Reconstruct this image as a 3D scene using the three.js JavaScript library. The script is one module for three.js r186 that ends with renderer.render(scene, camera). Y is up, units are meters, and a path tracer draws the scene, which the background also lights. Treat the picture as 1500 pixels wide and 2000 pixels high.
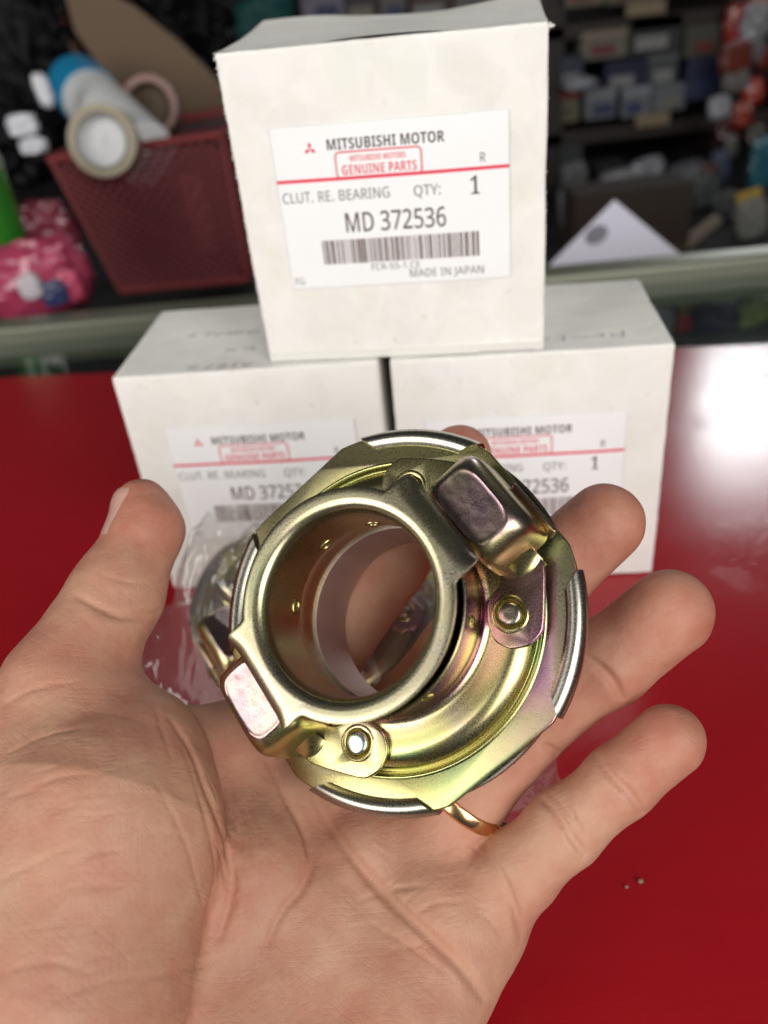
import * as THREE from 'three';
import { ImprovedNoise } from 'three/addons/math/ImprovedNoise.js';
import { mergeGeometries, mergeVertices, toCreasedNormals } from 'three/addons/utils/BufferGeometryUtils.js';
import { RoundedBoxGeometry } from 'three/addons/geometries/RoundedBoxGeometry.js';
import { RectAreaLightUniformsLib } from 'three/addons/lights/RectAreaLightUniformsLib.js';

const V = (x, y, z) => new THREE.Vector3(x, y, z);
const scene = new THREE.Scene();
RectAreaLightUniformsLib.init();

// ---------------------------------------------------------------- camera, light, exposure
const F = 1650, PITCH = 0.589, ROLL = -0.112, CAM = V(0, 0.203, 0.2547);
const fwd = V(0, -Math.sin(PITCH), -Math.cos(PITCH)), up0 = V(0, Math.cos(PITCH), -Math.sin(PITCH)), rt0 = V(1, 0, 0);
const camRight = rt0.clone().multiplyScalar(Math.cos(ROLL)).addScaledVector(up0, Math.sin(ROLL));
const camUp = rt0.clone().multiplyScalar(-Math.sin(ROLL)).addScaledVector(up0, Math.cos(ROLL));
const camM = new THREE.Matrix4().makeBasis(camRight, camUp, fwd.clone().negate()).setPosition(CAM);
const camera = new THREE.PerspectiveCamera(2 * Math.atan(1000 / F) * 180 / Math.PI, 0.75, 0.02, 40);
camera.position.copy(CAM);
camera.quaternion.setFromRotationMatrix(camM);
camera.focus = 0.172; camera.userData.fStop = 11.5;

const renderer = new THREE.WebGLRenderer({ antialias: true });
renderer.toneMapping = THREE.LinearToneMapping;
renderer.toneMappingExposure = 1.0;
renderer.shadowMap.enabled = true;
scene.background = new THREE.Color(0.035, 0.036, 0.038);

function panelLight(name, label, w, h, pos, target, L, glow, color) {
  const g = new THREE.Group(); g.name = name; g.position.copy(pos); g.lookAt(target); scene.add(g);
  const pane = new THREE.Mesh(new THREE.BoxGeometry(w, h, 0.01), new THREE.MeshStandardMaterial({ color: 0x222222, emissive: color, emissiveIntensity: glow }));
  pane.name = 'light_pane'; pane.position.z = -0.012; g.add(pane);
  const bar = new THREE.MeshStandardMaterial({ color: 0x8a8c8c, roughness: 0.5 });
  for (const [bw, bh, x, y] of [[w + 0.1, 0.05, 0, h / 2 + 0.025], [w + 0.1, 0.05, 0, -h / 2 - 0.025], [0.05, h, -w / 2 - 0.025, 0], [0.05, h, w / 2 + 0.025, 0]]) {
    const m = new THREE.Mesh(new THREE.BoxGeometry(bw, bh, 0.05), bar); m.name = 'frame_bar'; m.position.set(x, y, 0); m.castShadow = m.receiveShadow = true; g.add(m);
  }
  const l = new THREE.RectAreaLight(color, L, w, h); l.position.z = 0.004; l.rotation.y = Math.PI; l.name = name + '_glow'; g.add(l);
  g.userData = { label, category: 'light' };
  return g;
}
// daylight openings behind the viewer, left and right of where the photographer stands
panelLight('shop_window', 'wide daylit shop window behind the viewer on the left', 1.0, 0.78, V(-1.22, 0.56, 0.78), V(0, 0.1, 0), 4.4, 1.4, new THREE.Color(1, 0.98, 0.94));
panelLight('shop_doorway', 'tall daylit shop doorway straight behind the viewer', 1.0, 1.1, V(0.42, 0.7, 1.26), V(0, 0.1, 0), 4.6, 1.3, new THREE.Color(1, 0.98, 0.95));

// ---------------------------------------------------------------- helpers
const pn = new ImprovedNoise();
const noise = (x, y, z = 0) => pn.noise(x + 11.3, y + 7.7, z + 3.1);
const fbm = (x, y, z = 0, o = 4) => { let s = 0, a = 1, f = 1; for (let i = 0; i < o; i++) { s += a * noise(x * f, y * f, z * f); a *= 0.5; f *= 2.03; } return s; };
let seedN = 12345;
const rnd = () => { seedN = (seedN * 1664525 + 1013904223) >>> 0; return seedN / 4294967296; };
const clamp = THREE.MathUtils.clamp, sstep = THREE.MathUtils.smoothstep, lerp = THREE.MathUtils.lerp;
const used = {};
const numbered = (n) => { used[n] = (used[n] ?? -1) + 1; return used[n] ? n + '_' + String(used[n]).padStart(3, '0') : n; };
function thing(name, label, category, pos = V(0, 0, 0), group) {
  const g = new THREE.Group(); g.name = numbered(name); g.position.copy(pos); scene.add(g);
  g.userData = { label, category }; if (group) g.userData.group = group; return g;
}
function part(name, geo, mat, parent, label) {
  const m = new THREE.Mesh(geo, mat); m.name = name; m.castShadow = m.receiveShadow = true; parent.add(m);
  if (label) m.userData.label = label; return m;
}
// pixel (of the 1500 x 2000 photograph) and depth along the view axis, or a world plane, to a world point: used only to survey where things stand
const rayDir = (x, y) => camRight.clone().multiplyScalar((x - 750) / F).addScaledVector(camUp, -(y - 1000) / F).add(fwd);
const at = (x, y, d) => CAM.clone().addScaledVector(rayDir(x, y), d);
const onY = (x, y, h = 0) => { const r = rayDir(x, y); return CAM.clone().addScaledVector(r, (h - CAM.y) / r.y); };
const onZ = (x, y, z) => { const r = rayDir(x, y); return CAM.clone().addScaledVector(r, (z - CAM.z) / r.z); };
const depthOf = (p) => p.clone().sub(CAM).dot(fwd);
function dataTex(n, fn, srgb = false, rep = true) {
  const d = new Uint8Array(n * n * 4);
  for (let y = 0; y < n; y++) for (let x = 0; x < n; x++) { const c = fn(x / n, y / n), i = (y * n + x) * 4; d[i] = clamp(c[0], 0, 1) * 255; d[i + 1] = clamp(c[1], 0, 1) * 255; d[i + 2] = clamp(c[2], 0, 1) * 255; d[i + 3] = 255; }
  const t = new THREE.DataTexture(d, n, n); t.magFilter = THREE.LinearFilter; t.minFilter = THREE.LinearFilter; if (rep) t.wrapS = t.wrapT = THREE.RepeatWrapping;
  if (srgb) t.colorSpace = THREE.SRGBColorSpace; t.needsUpdate = true; return t;
}
const grey = (v) => [v, v, v];
// tileable noise by blending
const tnoise = (u, v, f, z = 0, o = 3) => { const s = (a, b) => fbm(a * f, b * f, z, o); return lerp(lerp(s(u, v), s(u - 1, v), u), lerp(s(u, v - 1), s(u - 1, v - 1), u), v); };
const std = (o) => new THREE.MeshStandardMaterial(o), phy = (o) => new THREE.MeshPhysicalMaterial(o);
function canvasTex(w, h, draw) { const c = document.createElement('canvas'); c.width = w; c.height = h; draw(c.getContext('2d'), w, h); const t = new THREE.CanvasTexture(c); t.colorSpace = THREE.SRGBColorSpace; t.anisotropy = 8; return t; }
function paint(geo, fn) { const p = geo.attributes.position, c = new Float32Array(p.count * 3), v = V(); for (let i = 0; i < p.count; i++) { v.fromBufferAttribute(p, i); const k = fn(v, i); c[i * 3] = k[0]; c[i * 3 + 1] = k[1]; c[i * 3 + 2] = k[2]; } geo.setAttribute('color', new THREE.BufferAttribute(c, 3)); return geo; }
// grid surface: f(u, v) -> Vector3
function grid(nu, nv, f, closeU = false) {
  const p = [], uv = [], ix = [];
  for (let j = 0; j <= nv; j++) for (let i = 0; i <= nu; i++) { const q = f(i / nu, j / nv); p.push(q.x, q.y, q.z); uv.push(i / nu, j / nv); }
  const w = nu + 1; for (let j = 0; j < nv; j++) for (let i = 0; i < nu; i++) { const a = j * w + i; ix.push(a, a + 1, a + w, a + 1, a + w + 1, a + w); }
  const g = new THREE.BufferGeometry(); g.setAttribute('position', new THREE.Float32BufferAttribute(p, 3)); g.setAttribute('uv', new THREE.Float32BufferAttribute(uv, 2)); g.setIndex(ix);
  if (closeU) { const uvA = g.attributes.uv; g.deleteAttribute('uv'); const m = mergeVertices(g, 1e-7); m.computeVertexNormals(); return m; }
  g.computeVertexNormals(); return g;
}
const smooth = (g) => { g.deleteAttribute('normal'); if (g.attributes.uv) g.deleteAttribute('uv'); const m = mergeVertices(g, 1e-6); m.computeVertexNormals(); return m; };

// ---------------------------------------------------------------- counter
const counterTilt = 0.166;
{ // red vinyl sheet: far edge runs from (-.231,-.249) to (.222,-.173)
  const bump = dataTex(512, (u, v) => grey(0.5 + 0.35 * tnoise(u, v, 40, 1, 2) + 0.15 * tnoise(u, v, 120, 4, 1)));
  const wave = dataTex(512, (u, v) => { const a = tnoise(u, v, 3, 2, 4) * 0.5 + 0.5, s = sstep(tnoise(u, v, 11, 8, 4), 0.28, 0.6); return [0, 0.15 + 0.06 * a + 0.06 * s, 0]; });
  const col = dataTex(512, (u, v) => { const a = 0.94 + 0.1 * tnoise(u, v, 5, 5, 4) + 0.05 * tnoise(u, v, 60, 6, 2); return [0.4 * a, 0.005 * a, 0.011 * a].map((x) => Math.pow(Math.max(x, 0), 1 / 2.2)); }, true);
  bump.repeat.set(9, 9); wave.repeat.set(5, 2);
  const mat = phy({ map: col, roughness: 1, roughnessMap: wave, bumpMap: bump, bumpScale: 0.00006, specularIntensity: 1 });
  const slope = 0.168, zAt = (x) => -0.2106 + slope * x, n = 160;
  const g = grid(n, n, (u, v) => { const x = lerp(-0.9, 0.7, u), z = lerp(0.2, zAt(x), v); return V(x, 0.0006 * fbm(x * 7, z * 7, 1, 2) * (1 - v) * 0.6 - 0.0002, z); });
  const o = part('counter_sheet', g, mat, scene); o.userData = { label: 'glossy red vinyl sheet covering the counter top', category: 'counter sheet', kind: 'structure' };
}
{ // glass counter under the sheet with its rear aluminium edge
  const c = thing('glass_counter', 'dark glass counter with a pale metal rear edge behind the white boxes', 'counter', V(0, 0, -0.3));
  const zB = (x) => -0.325 + 0.05 * x;
  const top = grid(20, 4, (u, v) => { const x = lerp(-0.9, 0.7, u); return V(x, -0.0035, lerp(0.2, zB(x), v) + 0.3); });
  part('glass_top', top, phy({ color: new THREE.Color(0.72, 0.8, 0.77), transmission: 1, thickness: 0, roughness: 0.04, specularIntensity: 1 }), c);
  const inner = part('display_tray', new THREE.BoxGeometry(1.6, 0.01, 0.5), std({ color: new THREE.Color(0.05, 0.058, 0.054), roughness: 0.6 }), c); inner.position.set(-0.1, -0.075, 0.2);
  const front = part('counter_front', new THREE.BoxGeometry(1.6, 0.5, 0.02), std({ color: new THREE.Color(0.1, 0.02, 0.02), roughness: 0.5 }), c); front.position.set(-0.1, -0.256, 0.488);
  const prof = new THREE.Shape(); prof.moveTo(0, -0.02); prof.lineTo(0, 0.006); prof.quadraticCurveTo(-0.0005, 0.009, -0.004, 0.009); prof.lineTo(-0.017, 0.0088); prof.quadraticCurveTo(-0.021, 0.008, -0.021, 0.004); prof.lineTo(-0.021, -0.02); prof.closePath();
  const e = new THREE.ExtrudeGeometry(prof, { depth: 1.7, bevelEnabled: false, steps: 1, curveSegments: 5 }); e.rotateY(Math.PI / 2);
  const m = part('edge_trim', e, std({ color: new THREE.Color(0.16, 0.165, 0.12), metalness: 0.3, roughness: 0.35 }), c);
  m.position.set(-0.95, 0, zB(-0.95) + 0.3); m.rotation.y = -Math.atan(0.05);
}

// ---------------------------------------------------------------- white boxes
const BW = 90, BH = 91, BD = 61.5;   // mm
function drawLabel(g, W, H) {
  g.fillStyle = '#f1f3f3'; g.fillRect(0, 0, W, H);
  const ink = '#4b3a38', red = '#d8404f';
  const text = (s, u0, u1, v, cap, o = {}) => {
    const px = cap * H / 0.715; g.font = (o.w ?? '') + ' ' + px.toFixed(1) + 'px ' + (o.f ?? 'sans-serif'); g.fillStyle = o.c ?? ink; g.textBaseline = 'alphabetic';
    const w = g.measureText(s).width, want = (u1 - u0) * W; g.save(); g.translate(u0 * W, v * H + cap * H / 2); g.scale(want / w, 1); g.fillText(s, 0, 0); if (o.s) { g.lineWidth = o.s; g.strokeStyle = o.c ?? ink; g.strokeText(s, 0, 0); } g.restore();
  };
  // three-diamond emblem
  g.fillStyle = red; const cx = 0.165 * W, cy = 0.135 * H, r = 0.036 * W * 0.8;
  for (const a of [90, 210, 330]) { g.save(); g.translate(cx, cy); g.rotate(-a * Math.PI / 180); g.beginPath(); g.moveTo(0, 0); g.lineTo(r * 0.5, r * 0.29); g.lineTo(r, 0); g.lineTo(r * 0.5, -r * 0.29); g.closePath(); g.fill(); g.restore(); }
  text('MITSUBISHI MOTOR', 0.235, 0.735, 0.118, 0.062, { w: 'bold', c: '#453839' });
  g.strokeStyle = red; g.lineWidth = 0.007 * W; g.beginPath(); g.roundRect(0.27 * W, 0.165 * H, 0.365 * W, 0.15 * H, 0.018 * W); g.stroke();
  text('MITSUBISHI MOTORS', 0.33, 0.57, 0.205, 0.034, { w: 'bold', c: '#dd5a66' });
  text('GENUINE PARTS', 0.29, 0.615, 0.268, 0.055, { w: 'bold', c: '#dd5562' });
  text('R', 0.875, 0.902, 0.255, 0.055);
  g.fillStyle = '#e2425a'; g.fillRect(0, 0.306 * H, W, 0.021 * H);
  text('CLUT. RE. BEARING', 0.012, 0.492, 0.415, 0.063, { c: '#5b5150' });
  text('QTY:', 0.59, 0.712, 0.42, 0.063, { c: '#5b5150' });
  text('1', 0.83, 0.88, 0.41, 0.105, { c: '#423837', f: 'serif', s: 3 });
  text('MD 372536', 0.275, 0.728, 0.585, 0.117, { c: '#4a3835', s: 2 });
  let x = 0.165; seedN = 777; g.fillStyle = '#5d4140';
  while (x < 0.86) { const w = [0.0034, 0.0034, 0.0068, 0.0105][Math.floor(rnd() * 4)]; g.fillRect(x * W, 0.69 * H, w * W, 0.155 * H); x += w + [0.0034, 0.0034, 0.0068][Math.floor(rnd() * 3)]; }
  text('FCR-55-1.CE', 0.375, 0.6, 0.88, 0.042, { c: '#6b6766' });
  text('MADE IN JAPAN', 0.545, 0.885, 0.935, 0.05, { c: '#5b5655' });
  text('FG', 0.012, 0.062, 0.95, 0.045, { c: '#6b6766' });
  g.strokeStyle = 'rgba(120,120,125,0.55)'; g.lineWidth = 2; g.strokeRect(1, 1, W - 2, H - 2);
}
const labelMap = canvasTex(1400, 980, drawLabel);
const cardBump = dataTex(256, (u, v) => grey(0.5 + 0.3 * tnoise(u, v, 9, 2, 4) + 0.2 * tnoise(u * 0.3, v, 40, 3, 2))); cardBump.repeat.set(2, 2);
function cardTex(seed, writing) {
  return canvasTex(512, 512, (g, W, H) => {
    g.fillStyle = '#ecebe5'; g.fillRect(0, 0, W, H); seedN = seed;
    for (let i = 0; i < 260; i++) { const a = 0.01 + rnd() * 0.022; g.fillStyle = rnd() < 0.55 ? `rgba(150,140,110,${a})` : `rgba(255,255,252,${a * 1.6})`; g.beginPath(); g.ellipse(rnd() * W, rnd() * H, 6 + rnd() * 70, 4 + rnd() * 40, rnd() * 3, 0, 7); g.fill(); }
    for (let i = 0; i < 26; i++) { g.fillStyle = `rgba(${110 + rnd() * 40},${100 + rnd() * 40},90,${0.05 + rnd() * 0.12})`; g.beginPath(); g.ellipse(rnd() * W, rnd() * H, 1 + rnd() * 6, 1 + rnd() * 2.5, rnd() * 3, 0, 7); g.fill(); }
    for (let i = 0; i < 10; i++) { g.strokeStyle = `rgba(120,115,105,${0.06 + rnd() * 0.1})`; g.lineWidth = 1 + rnd(); g.beginPath(); const x = rnd() * W, y = rnd() * H; g.moveTo(x, y); g.lineTo(x + (rnd() - 0.5) * 60, y + (rnd() - 0.5) * 26); g.stroke(); }
    // scuffed grey fibres along the folds
    for (let i = 0; i < 420; i++) { const e = Math.floor(rnd() * 4), t = rnd() * W, d = Math.pow(rnd(), 2.5) * 9, x = e < 2 ? t : e === 2 ? d : W - d, y = e >= 2 ? t : e === 0 ? d : H - d; g.fillStyle = `rgba(${120 + rnd() * 50},${110 + rnd() * 40},${95 + rnd() * 30},${0.08 + rnd() * 0.22})`; g.fillRect(x, y, e < 2 ? 2 + rnd() * 10 : 1 + rnd() * 2, e < 2 ? 1 + rnd() * 2 : 2 + rnd() * 10); }
    if (writing) writing(g, W, H);
  });
}
const scribble = (g, pts, s, x, y, flip) => { g.save(); g.translate(x, y); if (flip) g.scale(-1, -1); g.beginPath(); for (const st of pts) st.forEach((p, i) => (i ? g.lineTo(p[0] * s, p[1] * s) : g.moveTo(p[0] * s, p[1] * s))); g.stroke(); g.restore(); };
const writeLeft = (g, W, H) => {
  g.strokeStyle = 'rgba(60,62,72,0.55)'; g.lineWidth = 3.2; g.lineCap = 'round'; g.lineJoin = 'round';
  scribble(g, [[[0, 0], [4, -8], [9, -6], [6, 0], [2, 3]], [[12, 0], [14, -7], [19, -6], [18, 0], [13, 1]], [[22, -8], [22, 1]], [[26, 0], [30, -7], [34, -1]], [[38, -7], [37, 1], [42, 0]], [[46, -8], [52, -7], [48, 1]]], 2.5, 251, 216, true);
  scribble(g, [[[8, -7], [1, -4], [3, 1], [9, 0]], [[13, -7], [20, 1]], [[20, -7], [13, 1]]], 2.8, 262, 334, true);
  scribble(g, [[[0, 0], [3, -8], [7, 0]], [[12, -8], [11, 2]], [[16, -7], [22, -8], [17, -1], [23, 0]], [[27, 2], [30, -10]], [[34, -6], [42, -7], [36, 1], [44, 0]]], 2.6, 268, 438, true);
};
const writeRight = (g, W, H) => {
  g.strokeStyle = 'rgba(62,62,90,0.55)'; g.lineWidth = 3; g.lineCap = 'round';
  scribble(g, [[[0, 4], [1, -9], [7, -8], [8, -3], [1, -2]], [[12, -2], [24, -4], [32, -3]], [[14, -7], [12, 0], [17, 1]], [[38, -9], [37, 2]], [[46, 0], [52, -6], [56, 0], [48, 1]]], 2.6, 412, 392, true);
};
function boxBody(seed, bow) {
  const S = 34, g = new THREE.BoxGeometry(2, 2, 2, S, S, S), p = g.attributes.position, hx = BW / 2, hy = BH / 2, hz = BD / 2, r = 0.9;
  const spread = (t) => { const s = Math.sign(t), a = Math.abs(t); return s * (a > 0.85 ? lerp(0.965, 1, (a - 0.85) / 0.15) : a / 0.85 * 0.965); };
  for (let i = 0; i < p.count; i++) {
    const q = V(spread(p.getX(i)) * hx, spread(p.getY(i)) * hy, spread(p.getZ(i)) * hz), c = V(clamp(q.x, -hx + r, hx - r), clamp(q.y, -hy + r, hy - r), clamp(q.z, -hz + r, hz - r)), d = q.clone().sub(c);
    if (d.length() > 1e-6) q.copy(c).addScaledVector(d.normalize(), r);
    const ex = 1 - (q.x / hx) ** 2, ey = 1 - (q.y / hy) ** 2, ez = 1 - (q.z / hz) ** 2, nz = fbm(q.x * 0.03, q.y * 0.03 + seed, q.z * 0.03, 3), ed = 0.22 * noise(q.x * 0.8, q.y * 0.8 + seed, q.z * 0.8);
    q.z += Math.sign(q.z) * bow * 0.9 * ex * ey + 0.35 * nz; q.x += Math.sign(q.x) * bow * 0.6 * ez * ey + 0.3 * nz + ed * (Math.abs(q.x) > hx - 1.4 ? 1 : 0); q.y += (q.y > 0 ? 1 : 0) * (-0.8 * bow * ex * ez) + ed * (Math.abs(q.y) > hy - 1.4 ? 1 : 0);
    p.setXYZ(i, q.x / 1000, (q.y + hy) / 1000, q.z / 1000);
  }
  g.computeVertexNormals(); return g;
}
const paperMat = std({ color: new THREE.Color(0.8, 0.8, 0.79), roughness: 0.75 });
function makeBox(pos, yaw, label, seed, write, lab) {
  const b = thing('carton_box', label, 'box', pos); b.rotation.y = yaw;
  const cm = (s, w) => std({ map: cardTex(s, w), roughness: 0.72, bumpMap: cardBump, bumpScale: 0.00012 }), side = cm(seed), front = cm(seed + 5);
  part('carton', boxBody(seed, 1), [side, side, cm(seed + 9, write), side, front, side], b);
  const [x0, x1, y0, y1, tl] = lab, lg = new THREE.PlaneGeometry((x1 - x0) / 1000, (y1 - y0) / 1000, 20, 14), lp = lg.attributes.position;
  const shell = new THREE.BoxGeometry((x1 - x0) / 1000, (y1 - y0) / 1000, 0.00016, 24, 16, 1), sp = shell.attributes.position;
  for (let i = 0; i < sp.count; i++) { const X = sp.getX(i) * 1000 + (x0 + x1) / 2 - BW / 2, Y = sp.getY(i) * 1000 + (y0 + y1) / 2 - BH / 2, ex = 1 - (X / 45) ** 2, ey = 1 - (Y / 45.5) ** 2, z = BD / 2 + 0.9 * ex * ey + 0.35 * fbm(X * 0.03, Y * 0.03 + seed, (BD / 2) * 0.03, 3); sp.setZ(i, sp.getZ(i) + (z + 0.22) / 1000); sp.setX(i, X / 1000); sp.setY(i, (Y + BH / 2) / 1000); }
  shell.computeVertexNormals();
  const face = std({ map: labelMap, roughness: 0.5 });
  const m = part('paper_label', shell, [paperMat, paperMat, paperMat, paperMat, face, paperMat], b, 'printed white paper label with red line and barcode');
  return b;
}
const boxAt = (o, yaw) => { const c = Math.cos(yaw), s = Math.sin(yaw); return V(o[0] + c * BW / 2000 - -s * -1 * 0, o[1], o[2]).add(V(0, 0, 0)); };
// front-left-bottom corner and turn -> base centre
const centre = (x, y, z, yaw) => V(x, y, z).add(V(BW / 2000, 0, -BD / 2000).applyAxisAngle(V(0, 1, 0), yaw));
makeBox(centre(-0.086, 0.0002, -0.0115, -0.1217), -0.1217, 'white carton at lower left of the stack, handwriting on its shaded top', 31, writeLeft, [13.6, 80, 24, 71.2]);
makeBox(centre(0.0072, 0.0002, 0.0008, -0.1209), -0.1209, 'white carton at lower right of the stack, beside the glare on the red sheet', 57, writeRight, [9.9, 76.6, 21.5, 69.2]);
const topBox = makeBox(centre(-0.0322, 0.0916, -0.0094, -0.1684), -0.1684, 'white carton on top of the two others, its printed label fully in view', 83, null, [12, 79.6, 24.3, 71.2]);
{ // lid flap edges and frayed corners of the top carton
  const fm = std({ color: new THREE.Color(0.72, 0.71, 0.66), roughness: 0.85 });
  const lid = grid(30, 10, (u, v) => { const x = lerp(-44.6, 44.9, u), z = lerp(30.4, -30.8, v), rise = 3.2 * Math.pow(v, 2.2) * (1 - 0.75 * sstep(u, 0.1, 0.55)) + 2.2 * Math.pow(v, 2) * sstep(u, 0.6, 1) - 0.5 * (1 - v) * Math.sin(u * 9); return V(x / 1000, (BH + 0.15 + rise + 0.25 * noise(u * 6, v * 5)) / 1000, z / 1000); });
  part('lid_flap', lid, std({ map: cardTex(401), roughness: 0.75, side: THREE.DoubleSide }), topBox);
  const tuft = []; seedN = 99;
  for (let i = 0; i < 150; i++) { const s = rnd() < 0.7 ? -1 : 1, y = i < 14 ? BH - rnd() * 4 : rnd() * BH, g = new THREE.BoxGeometry(0.2 + rnd() * (i < 14 ? 1.4 : 1.0), 0.12, 0.12); g.rotateZ((rnd() - 0.5) * 1.5); g.rotateY((rnd() - 0.5) * 1.2); g.translate(s * (BW / 2 - 0.05), y, BD / 2 - 0.5); g.scale(0.001, 0.001, 0.001); tuft.push(g); }
  part('torn_fibre', mergeGeometries(tuft), fm, topBox).userData.kind = 'stuff';
  const chip = new THREE.SphereGeometry(1.4, 10, 8); chip.scale(1.2, 0.5, 0.8); const cp = chip.attributes.position; for (let i = 0; i < cp.count; i++) { const k = 1 + 0.5 * noise(cp.getX(i), cp.getY(i) * 2, cp.getZ(i)); cp.setXYZ(i, (cp.getX(i) * k + 45.1) / 1000, (cp.getY(i) * k + BH - 1.2) / 1000, (cp.getZ(i) * k + 29.5) / 1000); } chip.computeVertexNormals();
  part('frayed_corner', chip, fm, topBox);
  const seam = (x0, x1, y, h) => { const g = new RoundedBoxGeometry((x1 - x0) / 1000, h / 1000, 0.0006, 2, 0.0002); g.translate((x0 + x1) / 2000, y / 1000, (BD / 2 + 0.25) / 1000); return g; };
  part('bottom_flap', seam(-44.4, 44.5, 1.6, 3), std({ color: new THREE.Color(0.76, 0.755, 0.7), roughness: 0.75 }), topBox);
  part('bottom_tab', seam(24, 42, 0.2, 1.2), std({ color: new THREE.Color(0.5, 0.5, 0.48), roughness: 0.8 }), topBox);
}

// ---------------------------------------------------------------- clutch release bearing (built in mm, caps along x, axis z)
const grainTex = dataTex(512, (u, v) => grey(0.5 + 0.35 * tnoise(u, v, 52, 3, 2) + 0.2 * tnoise(u, v, 22, 9, 2))), grainR = dataTex(512, (u, v) => { const a = tnoise(u, v, 26, 5, 3); return [0, 0.62 + 0.22 * a, 0]; });
const metal = (o = {}) => phy({ vertexColors: true, metalness: 1, roughness: 0.5, roughnessMap: grainR, bumpMap: grainTex, bumpScale: 0.00001, ...o });
const zincMat = metal(), zincSmooth = metal({ roughness: 0.44, bumpScale: 0.0000025 }), steelMat = metal({ roughness: 0.46, bumpScale: 0.000002 }), dullMat = metal({ roughness: 0.9, bumpScale: 0.000006 });
const STOPS = [[0.50, 0.43, 0.22], [0.51, 0.48, 0.19], [0.31, 0.45, 0.21], [0.50, 0.44, 0.24], [0.50, 0.28, 0.30], [0.31, 0.14, 0.29], [0.40, 0.33, 0.29]];
const film = (t) => { t = ((t % 1) + 1) % 1 * STOPS.length; const i = Math.floor(t), f = t - i, a = STOPS[i], b = STOPS[(i + 1) % STOPS.length]; return [0, 1, 2].map((k) => lerp(a[k], b[k], f)); };
// yellow passivation: colour bands that wander over the plating
const zinc = (bias = 0, amp = 0.3, dark = 1) => (p) => { const a = fbm(p.x * 0.055 + bias * 9, p.y * 0.055, p.z * 0.06, 3), s = 1 + 0.10 * noise(p.x * 2.1, p.y * 2.1, p.z * 2.1); return film(bias + amp * a).map((c) => c * s * dark); };
const steelC = (k = 1, tint = [0.56, 0.55, 0.52]) => (p) => { const s = k * (1 + 0.12 * fbm(p.x * 0.3, p.y * 0.3, p.z * 0.6, 3)); return tint.map((c) => c * s); };
function finish(g, colour, flat) { // uv by dominant direction of the part, in 10 mm tiles; mm -> m
  g = g.index ? g.toNonIndexed() : g; if (g.attributes.uv) g.deleteAttribute('uv'); if (g.attributes.normal) g.deleteAttribute('normal');
  g = toCreasedNormals(mergeVertices(g, 1e-4), flat ?? 0.6);
  const p = g.attributes.position, n = g.attributes.normal, uv = new Float32Array(p.count * 2);
  for (let t = 0; t < p.count; t += 3) {
    let nx = 0, nz = 0, ny = 0; for (let k = 0; k < 3; k++) { nx += n.getX(t + k); ny += n.getY(t + k); nz += n.getZ(t + k); }
    const side = Math.abs(nz) < 1.6; let a0 = null;
    for (let k = 0; k < 3; k++) { const x = p.getX(t + k), y = p.getY(t + k), z = p.getZ(t + k); if (!side) { uv[(t + k) * 2] = x / 10; uv[(t + k) * 2 + 1] = y / 10; } else { let a = Math.atan2(y, x); if (a0 === null) a0 = a; if (a - a0 > 3) a -= 2 * Math.PI; if (a - a0 < -3) a += 2 * Math.PI; uv[(t + k) * 2] = a * 2.4; uv[(t + k) * 2 + 1] = z / 10; } }
  }
  g.setAttribute('uv', new THREE.BufferAttribute(uv, 2)); paint(g, colour); g.scale(0.001, 0.001, 0.001); return g;
}
const lathe = (pts, seg = 160) => { const g = new THREE.LatheGeometry(pts.map((q) => new THREE.Vector2(q[0], q[1])), seg); g.rotateX(Math.PI / 2); return g; };
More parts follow.
